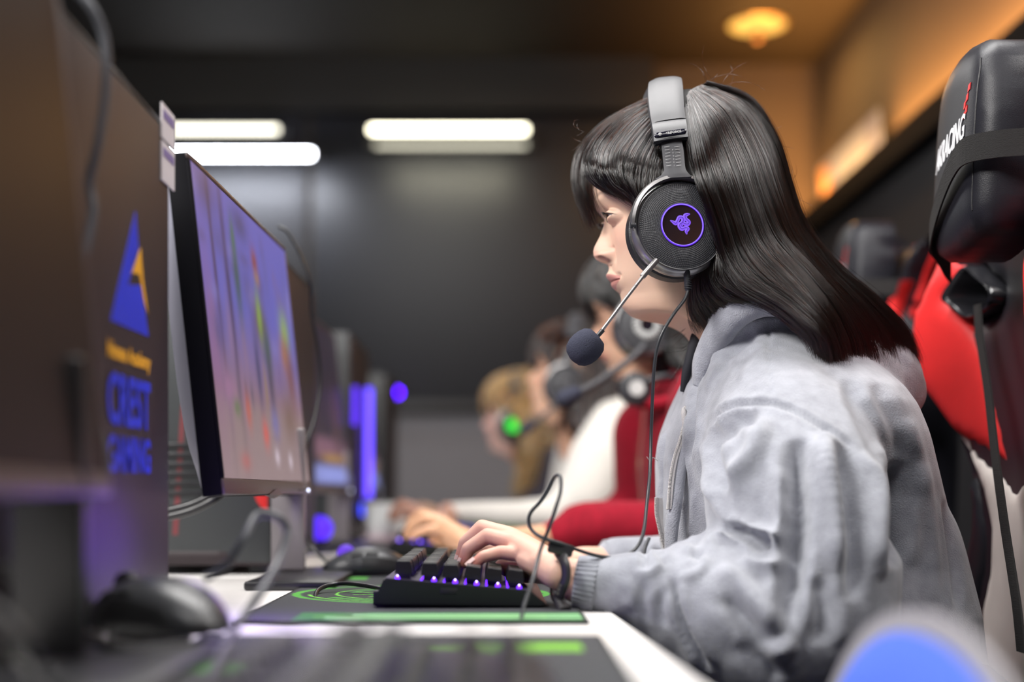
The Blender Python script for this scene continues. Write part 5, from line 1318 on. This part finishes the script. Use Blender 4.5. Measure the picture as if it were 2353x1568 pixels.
# dark under-layer below the strands
def shell(name, guides, off, mm, par, n=28, mu=40):
    G = np.array([gline(g, n) for g in guides]); m = len(guides)-1; V = []; 
    for a in np.linspace(0, m, mu):
        i = min(int(a), m-1); f = a-i; g_0 = G[max(i-1,0)]; g_1 = G[i]; g_2 = G[i+1]; g_3 = G[min(i+2,m)]
        c = .5*((2*g_1)+(-g_0+g_2)*f+(2*g_0-5*g_1+4*g_2-g_3)*f*f+(-g_0+3*g_1-3*g_2+g_3)*f**3)
        cen = np.array(P(1590,430,YM)) 
        V.append(c*(1-off)+np.array([c[:, 0].mean()*0+c[:, 0], np.full(n, YM), c[:, 2]]).T*off)
    V = np.array(V); cj = V.mean(0, keepdims=True); cj[..., 1] = YM; dv = cj-V; dl_ = np.linalg.norm(dv, axis=2, keepdims=True)+1e-9; V = V+dv/dl_*np.minimum(.012, dl_*.35); V2 = V.copy(); V2[..., 1] = V[..., 1]*.0+V[..., 1]+np.sign(YM-V[..., 1]+1e-9)*.004
    A = V.reshape(-1,3); Bb = V2.reshape(-1,3); N = len(A); Fc = []
    for i in range(mu-1):
        for j in range(n-3):
            q = (i*n+j, i*n+j+1, (i+1)*n+j+1, (i+1)*n+j); Fc.append(q); Fc.append(tuple(x+N for x in q[::-1]))
    return mesh(name, list(A)+list(Bb), Fc, mm, par, True)
def shrink(g, s=.0): return g
shell('hair_underlayer', [g1,g2,g3,g4,k0,k0], .16, M_cap, wm)
shell('hair_underlayer', [k0,k1,k2,k3,mir(k2),mir(k1),mir(k0)], .16, M_cap, wm, mu=70)
shell('hair_underlayer', [n0,n1,n2,n3], .20, M_cap, wm)
shell('hair_underlayer', [g4,kf,k0], .10, M_cap, wm)
bm = bmesh.new(); bmesh.ops.create_uvsphere(bm, u_segments=48, v_segments=30, radius=1.0)
c = P(1592,398,YM)
for v in bm.verts: v.co = Vector((c.x+v.co.x*.0870, c.y+v.co.y*.064, c.z+v.co.z*.0860))
dl = [v for v in bm.verts if v.co.z < Z(447) and v.co.x < X_(1545)]
bmesh.ops.delete(bm, geom=dl, context='VERTS'); from_bm('scalp', bm, M_cap, wm, True)
# ------------------------------------------------------------------ the woman's headset
M_hs = mat('headset_plastic', (.030,.031,.036), .38, bump=.1, bscale=1500); M_hsg = mat('headset_grey', (.050,.050,.056), .48, spec=.4, bump=.08, bscale=1500)
M_hsm = mat('headset_metal', (.34,.33,.33), .33, .85); M_pad = mat('pad_leather', (.018,.018,.020), .45, bump=.3, bscale=600); M_glass = mat('cup_glass', (.006,.006,.012), .06, coat=.5)
M_ring = emis('ring_glow', (.13,.02,.90), .66); M_ringh = emis('ring_core', (.42,.30,1.0), .62); M_snake = emis('emblem_glow', (.25,.10,.95), .60); M_snake2 = emis('emblem_line', (.07,.01,.42), .6)
M_print = mat('pale_print', (.50,.50,.50), .5)
hs = thing('headset', 'black headset with a glowing violet ring, worn over the long dark hair in front', 'headset', P(1566,520,1.385))
CUP = P(1566, 519, 1.372)
# cup axis points outwards (to the camera, slightly forward and up); local x right in the photo, y up
MA = frame(CUP, (1, .14, 0), (0, .10, 1))
def cupd(prof, seg=64): return lathe_data(prof, seg, MA)
R = .0425
lathe('cup_shell', [(.040,-.022),(.0455,-.020),(.0470,-.014),(.0470,-.009),(.0450,-.006),(.0425,-.004)], M_hsm, hs, 72, MA)
lathe('ear_pad', [(.024,-.046),(.034,-.046),(.0445,-.042),(.0475,-.034),(.0465,-.024),(.040,-.020)], M_pad, hs, 64, MA)
# perforated front plate: shallow dome with real dimples
V = []; Fc = []; nr = 84; ns = 520; r0 = .0212; r1 = .0428
for i in range(nr+1):
    r = r0+(r1-r0)*i/nr; 
    for k in range(ns):
        a = 2*PI*k/ns; h = .0030*(1-((r-r0)/(r1-r0))**2.2)-.0005
        d = math.sin(a*60+i*.62)*math.sin(a*60-i*.38); d = max(0, d)**.7
        V.append(MA @ Vector((r*math.cos(a), r*math.sin(a), h-.00042*d*(1 if 3 < i < nr-5 else 0))))
for i in range(nr):
    for k in range(ns): Fc.append((i*ns+k, i*ns+(k+1)%ns, (i+1)*ns+(k+1)%ns, (i+1)*ns+k))
mesh('perforated_plate', V, Fc, M_hs, hs, True)
lathe('plate_edge', [(.0424,-.006),(.0436,-.002),(.0432,.0002),(.0422,-.0004)], M_hs, hs, 72, MA)
lathe('glass_disc', [(.0213,.0024),(.0208,.0030),(.0200,.0026),(.0195,.0016),(.001,.0016)], M_glass, hs, 64, MA)
def torus(name, Rr, r, h, m, par, seg=72, s2=10):
    V = []; Fc = []
    for i in range(seg):
        a = 2*PI*i/seg
        for k in range(s2): b = 2*PI*k/s2; V.append(MA @ Vector(((Rr+r*math.cos(b))*math.cos(a), (Rr+r*math.cos(b))*math.sin(a), h+r*math.sin(b))))
    for i in range(seg):
        for k in range(s2): Fc.append((i*s2+k, ((i+1)%seg)*s2+k, ((i+1)%seg)*s2+(k+1)%s2, i*s2+(k+1)%s2))
    return mesh(name, V, Fc, m, par, True)
rg = torus('glowing_ring', .0205, .00085, .0030, M_ring, hs); torus('ring_core', .0203, .00035, .0037, M_ringh, rg)
# three intertwined heads emblem, traced as tubes that taper to the heads
def cpt(cx, cy): # crop coordinates of the emblem -> disc plane
    px = 1300+cx/4.6125; py = 400+cy/4.6125; s = 1.372/F
    return MA @ Vector(((px-1566.5)*s, -(py-526)*s+.0028, .0022))
em = thing_part = None
def snake(pts, rad, m, name, par, lift=0):
    P3 = [cpt(*p)+(MA.to_3x3() @ Vector((0,0,lift))) for p in pts]; n = 40; path = catmull(P3, n); rr = np.interp(np.linspace(0,1,n), np.linspace(0,1,len(rad)), rad)
    V, Fc = tube_data(path, rr, 8, flat=.45, up=tuple(MA.to_3x3() @ Vector((0,0,1)))); return mesh(name, V, Fc, m, par, True)
S1 = [(1100,565),(1130,580),(1160,598),(1180,565),(1200,530),(1235,535),(1240,570),(1215,600),(1225,630)]
S2 = [(1318,490),(1290,495),(1262,510),(1272,545),(1302,575),(1290,600),(1250,595),(1225,570)]
S3 = [(1278,712),(1272,680),(1290,650),(1262,640),(1225,655),(1200,630),(1205,600),(1240,590)]
for S_ in (S1, S2, S3):
    e = snake(S_, [.0007,.0018,.0021,.0019,.0021,.0022,.0020,.0016], M_snake, 'emblem', hs)
    snake(S_, [.0001,.0003,.00035,.0003,.00035,.00035,.0003,.0002], M_snake2, 'emblem_line', e, .0009)
# yoke: half ring round the top of the cup
V = []; prof = [(.0458,-.006),(.0500,-.006),(.0512,-.001),(.0500,.0035),(.0470,.0045),(.0456,.000)]
Fc = []; m_ = len(prof); angs = np.linspace(math.radians(-12), math.radians(187), 70)
for i, a in enumerate(angs):
    f = min(1, min(i, 69-i)/6+.25)
    for (r, h) in prof: rr = .0478+(r-.0478)*f; V.append(MA @ Vector((rr*math.cos(a), rr*math.sin(a), h*f)))
for i in range(69):
    for k in range(m_): Fc.append((i*m_+k, i*m_+(k+1)%m_, (i+1)*m_+(k+1)%m_, (i+1)*m_+k))
Fc += [tuple(range(m_))[::-1], tuple(69*m_+k for k in range(m_))]
mesh('yoke', V, Fc, M_hsm, hs, True, 50)
for s_ in (-1, 1):
    lathe('pivot', [(.003,-.003),(.003,.002),(.001,.003)], M_hs, hs, 12, MA @ Matrix.Translation((s_*.0475,-.001,0)) @ Matrix.Rotation(PI/2,4,'Y'))
# slider stem, adjustable, with printed marks
def strip(name, rows, th, m, par, seg=1):
    """rows: (left pt, right pt) pairs; gives a solid strip facing the camera"""
    V = []; Fc = []; n = len(rows)
    for a, b in rows:
        a = Vector(a); b = Vector(b); e = (b-a)
        for t in np.linspace(0, 1, 7): 
            bulge = -.0016*(1-(2*t-1)**2); V.append(a+e*t+Vector((0,bulge,0)))
        for t in np.linspace(1, 0, 7): V.append(a+e*t+Vector((0,th,0)))
    k_ = 14
    for i in range(n-1):
        for k in range(k_): Fc.append((i*k_+k, i*k_+(k+1)%k_, (i+1)*k_+(k+1)%k_, (i+1)*k_+k))
    Fc += [tuple(range(k_))[::-1], tuple((n-1)*k_+k for k in range(k_))]
    return mesh(name, V, Fc, m, par, True, 45)
def rows(lst): return [(P(a, b, Y), P(c, d, Y)) for a, b, c, d, Y in lst]
def fine(lst, n=20):
    A = catmull([np.array(q, float) for q in lst], n); return rows([tuple(q) for q in A])
stem = strip('slider_stem', fine([(1519,322,1564,312,1.392),(1522,350,1570,342,1.384),(1525,380,1573,372,1.378),(1526,392,1575,386,1.375),(1520,402,1580,396,1.373),(1505,412,1590,406,1.372)]), .003, M_hsg, hs)
marks = []
for i in range(7):
    t = i/7.2; y0 = 338+52*t; Y = 1.3875-.0115*t; 
    for (xa, dx, dy) in ((1527+5.0*t, 11, -1.6), (1550+5.0*t, 11, -1.6)):
        a = P(xa, y0, Y-.0040); b = P(xa+dx, y0+dy, Y-.0040); marks.append(capsule_data(a, .00022, b, .00022, seg=5, rings=2))
V, Fc = merge(marks); mesh('scale_marks', V, Fc, M_print, stem, True)
for i, ch in enumerate('654321'):
    t = (i+1)/7.2; V, Fc = text_data(ch, .0020, frame(P(1545+5*t, 337+52*t, 1.3830-.0115*t), (1,0,-.12), (0,.1,1)), .0001); mesh('scale_number', V, Fc, M_print, stem, False)
# end block with the badge
blk = strip('end_block', fine([(1498,283,1576,273,1.4040),(1500,296,1578,286,1.3960),(1502,312,1580,301,1.3900),(1503,325,1582,314,1.3850)], 10), .010, M_hsg, hs)
strip('block_foot', fine([(1503,325,1582,314,1.3912),(1506,332,1580,321,1.3915)], 4), .009, M_hs, blk)
bd = [(.0132+.0026*math.cos(a), .0026*math.sin(a)) for a in np.linspace(-PI/2, PI/2, 9)]+[(-.0132-.0026*math.cos(a), -.0026*math.sin(a)) for a in np.linspace(-PI/2, PI/2, 9)]
MB_ = frame(P(1540.5,306.5,1.3842), (1,0,.15), (0,.22,1))
panel('badge', bd, lambda a,b,c: MB_ @ Vector((a,b,c+.0006-.0016*(a/.0158)**2*0)), mat('badge_black', (.006,.006,.014), .2), blk, step=.0012, thick=.002, puff=.0006, redge=.0008)
V, Fc = text_data('TRIFORCE', .0036, MB_ @ Matrix.Translation((.0030,0,.0013)), .0001, xscale=.92, bold=.00004); mesh('lettering', V, Fc, M_print, blk, False)
V, Fc = merge([(lathe_data([(.0016,0),(.0016,.0003),(.0010,.0004)], 20, MB_ @ Matrix.Translation((-.0103,0,.0012))))]); mesh('badge_emblem', V, Fc, M_print, blk, True)
for (dx, dy) in ((-.0007,-.0005),(.0007,-.0005),(0,.0007)):
    V, Fc = lathe_data([(.0005,0),(.0005,.0003),(.0001,.0004)], 3, MB_ @ Matrix.Translation((-.0103+dx,dy,.0016)) @ Matrix.Rotation(PI/2,4,'Z')); mesh('badge_emblem', V, Fc, M_hs, blk, False)
# head band: near side up over the crown and down the far side
NB = fine([(1498,284,1576,272,1.411),(1494,262,1573,252,1.420),(1491,235,1571,226,1.434),(1489,208,1569,198,1.452),(1491,190,1566,180,1.470),(1500,184,1562,178,1.488)], 26)
band = [(a, b) for a, b in NB]
far_ = [(Vector((a.x, 2*1.49-a.y, a.z)), Vector((b.x, 2*1.49-b.y, b.z))) for a, b in NB[::-1]]
far2 = [(Vector((a.x, 1.585, a.z-.0)), Vector((b.x, 1.585, b.z))) for a, b in []]
allb = band+far_[1:]
V = []; Fc = []; k_ = 0
cen = P(1535, 420, 1.49)
for a, b in allb:
    mid_ = (a+b)/2; d = (cen-mid_); d.x = 0; d.normalize(); e = b-a
    ring = [a+e*t-d*(.0022*(1-abs(2*t-1)**4)) for t in np.linspace(0, 1, 9)]+[a+e*t+d*(.010+.004*(1-abs(2*t-1)**3)) for t in np.linspace(1, 0, 9)]
    V += ring; k_ = len(ring)
for i in range(len(allb)-1):
    for k in range(k_): Fc.append((i*k_+k, i*k_+(k+1)%k_, (i+1)*k_+(k+1)%k_, (i+1)*k_+k))
Fc += [tuple(range(k_))[::-1], tuple((len(allb)-1)*k_+k for k in range(k_))]
hb_ = mesh('head_band', V, Fc, M_hsg, hs, True, 50)
for x in (1513, 1526):
    lathe('rivet', [(.0008,0),(.0008,.0004),(.0003,.0006)], M_hs, hb_, 10, frame(P(x, 186-(x-1513)*.15, 1.4745), (1,0,0), (0,.75,.65)))
# far cup and stem (mostly hidden by the head)
MF = frame(Vector((CUP.x, 2*1.487-CUP.y, CUP.z)), (-1,.14,0), (0,-.10,1))
lathe('far_cup', [(.024,-.046),(.0445,-.042),(.0475,-.034),(.0465,-.020),(.0470,-.009),(.0425,-.002),(.020,.003),(.001,.003)], M_hs, hs, 48, MF)
tube('far_stem', [P(1538,300,1.575), P(1545,350,1.585), P(1550,400,1.59)], [.010,.009,.012], M_hsg, hs, 8, n=10, flat=.25, up=(0,1,0))
# microphone arm
tube('arm_socket', [P(1509,598,1.362), P(1476,636,1.358)], .0030, M_hsm, hs, 14, n=6)
tube('microphone_arm', [P(1480,632,1.357), P(1440,684,1.353), P(1405,731,1.352), P(1376,769,1.353)], .0017, M_hsm, hs, 12, n=30)
tube('arm_collar', [P(1386,758,1.352), P(1370,776,1.353)], .0023, M_hs, hs, 12, n=5)
foam = mat('foam', (.045,.048,.070), .95, bump=1.0, bscale=1100, bdetail=2, spec=.1)
d = (P(1340,800,1.353)-P(1376,768,1.353)).normalized(); up = Vector((0,-1,0)); x = d.cross(up).normalized()
prof = [(.004,-.0165),(.0100,-.0155),(.0140,-.0115),(.0158,-.006),(.0163,0),(.0156,.006),(.0132,.0118),(.0090,.0155),(.0030,.0172),(.0003,.0174)]
MMm = frame(P(1344,799,1.353), x, up.cross(x)*-1); 
zc_ = MMm.to_3x3() @ Vector((0,0,1))
Mm = Matrix((x, d.cross(x), d)).transposed().to_4x4(); Mm.translation = P(1344,799,1.353)
lathe('microphone_foam', prof, foam, hs, 40, Mm, 80)
# cable plug and cable
tube('cable_plug', [P(1578,622,1.376), P(1579,645,1.376), P(1581,668,1.377)], [.0034,.0032,.0030], M_hs, hs, 12, n=8)
for i in range(5): torus_c = P(1580+.3*i, 642+5.2*i, 1.3765); lathe('strain_ring', [(.0028,-.0006),(.0037,-.0004),(.0037,.0004),(.0028,.0006)], M_hs, hs, 14, Matrix.Translation(torus_c))
M_hc = mat('headset_cable', (.030,.032,.036), .35)
cab = [P(1581,668,1.376), P(1572,690,1.372), P(1548,722,1.365), P(1525,760,1.36), P(1510,800,1.36), P(1503,850,1.362), P(1499,920,1.37), P(1496,1000,1.375), P(1493,1090,1.36), P(1486,1160,1.33), P(1480,1215,1.30), P(1468,1252,1.275), P(1440,1276,1.262), P(1400,1282,1.252), P(1350,1272,1.245), P(1290,1250,1.236), P(1250,1238,1.235), P(1225,1222,1.240), P(1215,1200,1.243), P(1220,1178,1.244), P(1240,1155,1.242), P(1258,1125,1.235), P(1274,1096,1.225), P(1287,1096,1.210), P(1288,1130,1.200), P(1278,1165,1.195), P(1262,1215,1.20), P(1245,1255,1.20), P(1235,1290,1.19), P(1225,1330,1.17), P(1205,1390,1.15), P(1193,1432,1.135), P(1165,1450,1.115)]
o = tube('cable', cab, .00165, M_hc, hs, 10, n=260); o['label'] = 'thin black cable looping over the wrist'
tube('cable', [P(1492,1236,1.275), P(1483,1258,1.272), P(1479,1285,1.268), P(1480,1308,1.262)], .0015, M_hc, hs, 8, n=24)
# ------------------------------------------------------------------ black wrist strap
ws = thing('wrist_strap', 'black rubber strap with a buckle round the left wrist', 'strap', P(1290,1300,1.26))
M_st = mat('strap_rubber', (.020,.019,.021), .42)
loop = [P(1282,1266,1.246), P(1296,1290,1.232), P(1301,1322,1.228), P(1293,1350,1.230), P(1280,1378,1.240)]
back = [P(1270,1372,1.27), P(1272,1320,1.296), P(1278,1275,1.290), P(1280,1262,1.265)]
tube('band', loop+back, [.0052,.0050,.0050,.0052,.0050,.0045,.0045,.0048,.0052], M_st, ws, 12, n=60, flat=.35, up=(-.3,-1,0))
box('clasp', -.011,.011,-.004,.004,-.0055,.0055, M_st, ws, .002, 2, frame(P(1288,1262,1.240), (1,0,-.25), (0,1,0)))
tube('strap_tail', [P(1283,1372,1.240), P(1288,1388,1.232), P(1296,1404,1.222)], [.0052,.0050,.0062], M_st, ws, 12, n=14, flat=.5, up=(0,-1,0))
for i in range(3): lathe('hole', [(.0006,0),(.0014,0),(.0014,.0004),(.0006,.0004)], mat('hole_edge', (.10,.09,.08), .5), ws, 10, frame(P(1287-3*i,1346+9*i,1.2265), (1,0,0), (0,0,1)))
# ------------------------------------------------------------------ the other players along the row
C0 = np.array(P(1566,520,1.385))
def xf_fn(dest, th=0.0, s=1.0):
    c, sn = math.cos(math.radians(th)), math.sin(math.radians(th)); D = np.array(dest)
    def f(v):
        v = np.asarray(v, float)-C0; x = v[..., 0]*c+v[..., 2]*sn; z = -v[..., 0]*sn+v[..., 2]*c
        return np.stack([x, v[..., 1], z], -1)*s+D
    return f
def move(parts, d, s=1.0): return [([Vector(v)*s+Vector(d) for v in V], Fc) for V, Fc in parts]
def copy_headset(dest, th, s, label, skip, ):
    def rec(o, parent):
        inv = o.matrix_parent_inverse.copy(); c = o.copy(); COL.objects.link(c)
        if parent is not None: c.parent = parent; c.matrix_parent_inverse = inv
        for ch in kids(o):
            if not any(ch.name.startswith(k) for k in skip): rec(ch, c)
        return c
    r = rec(hs, None); r.location = dest; r.rotation_euler = (0, math.radians(th), 0); r.scale = (s, s, s); r['label'] = label
    r['group'] = 'headsets of the players further along'; return r
hair_mats = {}
def hair_mat(name, mel, red, rough=.3):
    m = M_hairm.copy(); m.name = name; b = [n for n in m.node_tree.nodes if n.type == 'BSDF_HAIR_PRINCIPLED'][0]
    b.inputs['Melanin'].default_value = mel; b.inputs['Melanin Redness'].default_value = red; b.inputs['Roughness'].default_value = rough; return m
def person(label, cup, th, s, top_mat, hair_m, cap_m, torso_d, tors, sleeve_rows, hand_d, fam, cloth='sweater', skin=(226,182,154), hand_skin=(216,168,134), lips=None):
    t = thing('person', label, 'person', (cup[0], cup[1]+.1, 0), 'players sitting further along the row')
    f = xf_fn(cup, th, s); hv_ = f(hv)
    hp_ = move(hp[:-6] if False else hp[:len(hand_parts(Wn, MCP, FG, TH))+2], hand_d)
    we = np.array(P(1330,1336,1.262))+np.array(hand_d); q_ = P(*sleeve_rows[0][-1][:3]); hp_ = hp_+[capsule_data(we, .0205, q_, .0215)]
    tmp = fuse('limbs', hp_+[slices_data(tors, 24)], .0035, 2, M_skin, None); cc_ = get_co(tmp); ff_ = [tuple(p.vertices) for p in tmp.data.polygons]; bpy.data.objects.remove(tmp)
    # thin the dense head grid for these distant faces
    nring = len(hv)//nT; ri = list(range(0, nT, 3)); ci = list(range(0, nring, 3)); Hh = hv_.reshape(nT, nring, 3)[np.ix_(ri, ci)].reshape(-1, 3); Hc = hc.reshape(nT, nring, 3)[np.ix_(ri, ci)].reshape(-1, 3)*(lin(skin)/lin((226,190,166)))
    a, b = len(ri), len(ci); F2 = [(i*b+k, i*b+(k+1)%b, (i+1)*b+(k+1)%b, (i+1)*b+k) for i in range(a-1) for k in range(b)]
    V = np.concatenate([Hh, cc_]); n0_ = len(Hh)
    o = mesh('body', V, F2+[tuple(i+n0_ for i in q) for q in ff_], M_skin, t, True)
    at = o.data.color_attributes.new('Col', 'FLOAT_COLOR', 'POINT'); cl_ = np.concatenate([Hc, np.tile(lin(hand_skin), (len(cc_), 1))])
    at.data.foreach_set('color', np.concatenate([cl_, np.ones((len(cl_), 1))], 1).astype(np.float32).ravel())
    parts_ = [slices_data([(z, a_, b_, yc, hy+.014, p) for z, a_, b_, yc, hy, p in tors], 36)]
    for rws in sleeve_rows: pts_, rr_ = [P(*q[:3]) for q in rws], [q[3] for q in rws]; parts_ += chain(pts_, rr_, seg=16)
    sw_ = fuse(cloth, parts_, .009, 4, top_mat, t)
    st_ = []
    for gd, cnt, dep, inw, sd in fam:
        for c in lock_family(gd, cnt, dep, .0016, .003, npt=16, seed=sd, inward=inw): st_.append(f(c))
    make_hair('hair', st_, hair_m, t, .0004*s, .0002)
    bm = bmesh.new(); bmesh.ops.create_uvsphere(bm, u_segments=24, v_segments=16, radius=1.0); c_ = np.array(P(1592,398,YM))
    for v in bm.verts: v.co = Vector(f(c_+np.array(v.co)*np.array((.087,.075,.086))))
    dl_ = [v for v in bm.verts if (np.array(v.co)-np.array(f(c_)))[2] < -.020*s and (np.array(v.co)-np.array(f(c_)))[0] < -.02*s]
    bmesh.ops.delete(bm, geom=dl_, context='VERTS'); from_bm('scalp', bm, cap_m, t, True)
    return t, f
full = lambda n_: [([g0,g1,g2,g3,g4], n_, .010, None, 1), ([h1,h0,mir(h1)], n_//4, .004, None, 2), ([k0,k1,k2,k3], int(n_*1.7), .016, None, 4), ([n0,n1,n2,n3], n_//2, .014, None, 6)]
M_redk = mat('red_knit', (.27,.005,.018), .9, spec=.2, sheen=.05, bump=1.0, bscale=260, stretch=(1,1,.3), var=.25, vscale=120)
M_whk = mat('cream_fleece', (.74,.71,.65), .9, sheen=.5, bump=.4, bscale=300, var=.06, vscale=20)
M_dkk = mat('dark_jacket', (.03,.025,.035), .9, bump=.5, bscale=300); 
# red sweater
d2 = Vector((.053, .80, -.010)); cup2 = P(1486,747,2.185)
def tors_at(cx, yc, z0, s=1.0, lean=.16):
    return [(z0+.24*s, cx-.045, cx+.055, yc, .050, 2), (z0+.20*s, cx-.07, cx+.11, yc, .10, 2.1), (z0+.14*s, cx-.09, cx+.15, yc, .155*s, 2.3), (z0+.04*s, cx-.10, cx+.18, yc, .175*s, 2.4),
            (z0-.10*s, cx-.09, cx+.21, yc, .16*s, 2.4), (z0-.25*s, cx-.08, cx+.24, yc, .16*s, 2.4), (z0-.42*s, cx-.08, cx+.26, yc, .18*s, 2.4)]
p2, f2 = person('person in a dark red knitted sweater, second in the row behind the person in grey', cup2, 0, 1.0, M_redk, hair_mat('black_hair', 1.0, 0.0, .35), M_cap, d2,
    tors_at(.335, 2.28, .83), [[(1640,930,2.14,.07),(1650,1080,2.10,.07),(1620,1210,2.08,.065),(1520,1225,2.07,.048),(1420,1215,2.07,.042),(1350,1222,2.07,.036),(1262,1238,2.07,.026)],
      [(1400,1195,2.08,.030),(1330,1205,2.075,.033)], [(1500,1000,2.40,.07),(1480,1180,2.42,.05),(1330,1225,2.40,.035)]], (-.096,.735,.002), full(900))
# white sweater
p3, f3 = person('person in a cream white sweater, between the red sweater and the blond person', P(1303,885,2.885), 22, 1.0, M_whk, hair_mat('brown_hair', .90, .35, .35), mat('brown_underlayer', (.012,.007,.005), .7), d2,
    tors_at(.255, 3.0, .80), [[(1420,985,2.84,.062),(1385,1060,2.80,.070),(1350,1140,2.78,.064),(1270,1185,2.76,.036),(1180,1186,2.74,.030),(1090,1182,2.74,.026),(1030,1180,2.74,.021)],
      [(1350,1030,3.15,.07),(1290,1185,3.15,.04),(1150,1195,3.12,.03)]], (-.168,1.415,.012), full(800), hand_skin=(176,130,110))
# blond
bm_ = hair_mat('blond_hair', .22, .5, .4)
p4, f4 = person('blond person with a green lit headset, farthest in the row', P(1180,977,3.70), 12, 1.0, M_dkk, bm_, mat('blond_underlayer', (.22,.13,.05), .7), d2,
    tors_at(.24, 3.85, .74), [[(1290,1080,3.66,.07),(1280,1140,3.6,.06),(1180,1190,3.58,.035),(1090,1195,3.56,.028)]], (-.17,2.25,-.002), full(700), cloth='jacket', skin=(236,196,184))
# headsets of the others
skip_all = ['cable','glowing_ring','emblem','microphone','arm_','end_block','cable_plug','strain']
h2 = copy_headset(cup2, 0, 1.0, 'black headset with a ring of pale spokes, on the person in the red sweater', skip_all)
h3 = copy_headset(P(1303,885,2.885), 12, .92, 'dark headset with a grey boom arm, on the person in the white sweater', skip_all)
h4 = copy_headset(P(1180,977,3.70), 6, .85, 'headset with a green glowing cup, on the blond person', skip_all)
def on_cup(h, s=1.0, th=0.0):
    return Matrix.Translation(h.location) @ Matrix.Rotation(math.radians(th), 4, 'Y') @ Matrix.Scale(s, 4) @ Matrix.Translation(-Vector(C0)) @ MA
def attach(o, h): o.parent = h; h.rotation_euler; o.matrix_parent_inverse = (Matrix.Translation(h.location) @ h.rotation_euler.to_matrix().to_4x4() @ Matrix.Diagonal((*h.scale, 1))).inverted()
M_spk = mat('pale_coil', (.55,.56,.55), .4)
sp_ = []; A_ = on_cup(h2)
for k in range(22):
    a = 2*PI*k/22; sp_.append(capsule_data(A_ @ Vector((.0125*math.cos(a), .0125*math.sin(a), .0045)), .0014, A_ @ Vector((.0205*math.cos(a+.1), .0205*math.sin(a+.1), .0042)), .0019, seg=8, rings=2))
V, Fc = merge(sp_); o = mesh('spoke_ring', V, Fc, M_spk, None, True); attach(o, h2)
A_ = on_cup(h4, .85, 6)
o = lathe('glowing_disc', [(.019,.0020),(.019,.0042),(.010,.0055),(.001,.006)], emis('green_glow', (.04,.95,.06), .85), None, 32, A_); attach(o, h4)
A_ = on_cup(h3, .92, 12)
o = lathe('cup_cap', [(.020,.0025),(.016,.006),(.004,.0065),(.001,.005)], M_hsg, None, 32, A_); attach(o, h3)
def boom(h, pts, r, m, tip=True):
    o = tube('boom_arm', pts, r, m, None, 10, n=26); attach(o, h)
    if tip:
        q = Vector(pts[-1]); d = (q-Vector(pts[-2])).normalized(); V, Fc = capsule_data(q, r*2.2, q+d*.018, r*2.6, seg=16, rings=5); o = mesh('boom_tip', V, Fc, foam, None, True); attach(o, h)
boom(h2, [P(1482,790,2.165), P(1470,808,2.15), P(1420,848,2.14), P(1365,884,2.14), P(1322,905,2.14)], .0052, M_hsg)
boom(h3, [P(1290,918,2.86), P(1262,945,2.85), P(1222,975,2.84)], .0045, M_hsg)
boom(h4, [P(1176,1005,3.68), P(1200,990,3.66), P(1240,965,3.66)], .004, M_hs, False)
c_ = thing('headphone_cup', 'dark spare headphone with a pale disc hanging below the neck of the person in red', 'headphones', P(1462,893,2.16))
Mq = frame(P(1462,893,2.16), (1,.1,0), (0,.1,1))
lathe('cup_shell', [(.020,-.02),(.026,-.012),(.026,-.002),(.020,.003)], M_hs, c_, 32, Mq); lathe('pale_disc', [(.012,.003),(.012,.0045),(.002,.005)], M_spk, c_, 24, Mq)
tube('neck_band', [P(1470,885,2.17), P(1500,872,2.16), P(1540,866,2.17), P(1580,872,2.2)], .006, M_hs, c_, 10, n=20)
# skin fold under chin of the other people is covered by simple collars
tube('collar', [P(1452,905,2.20), P(1480,925,2.175), P(1530,925,2.165), P(1580,905,2.18), P(1610,870,2.22)], .011, M_redk, p2, 12, n=30)

bl_ = [[(1168,925,3.62),(1196,975,3.60),(1212,1030,3.58),(1205,1085,3.58),(1186,1150,3.58)],[(1200,920,3.62),(1228,975,3.60),(1240,1035,3.60),(1232,1090,3.60),(1206,1158,3.60)]]
make_hair('hair', lock_family(bl_, 500, .03, .004, .006, npt=16, seed=31), bm_, p4, .0006, .0003)
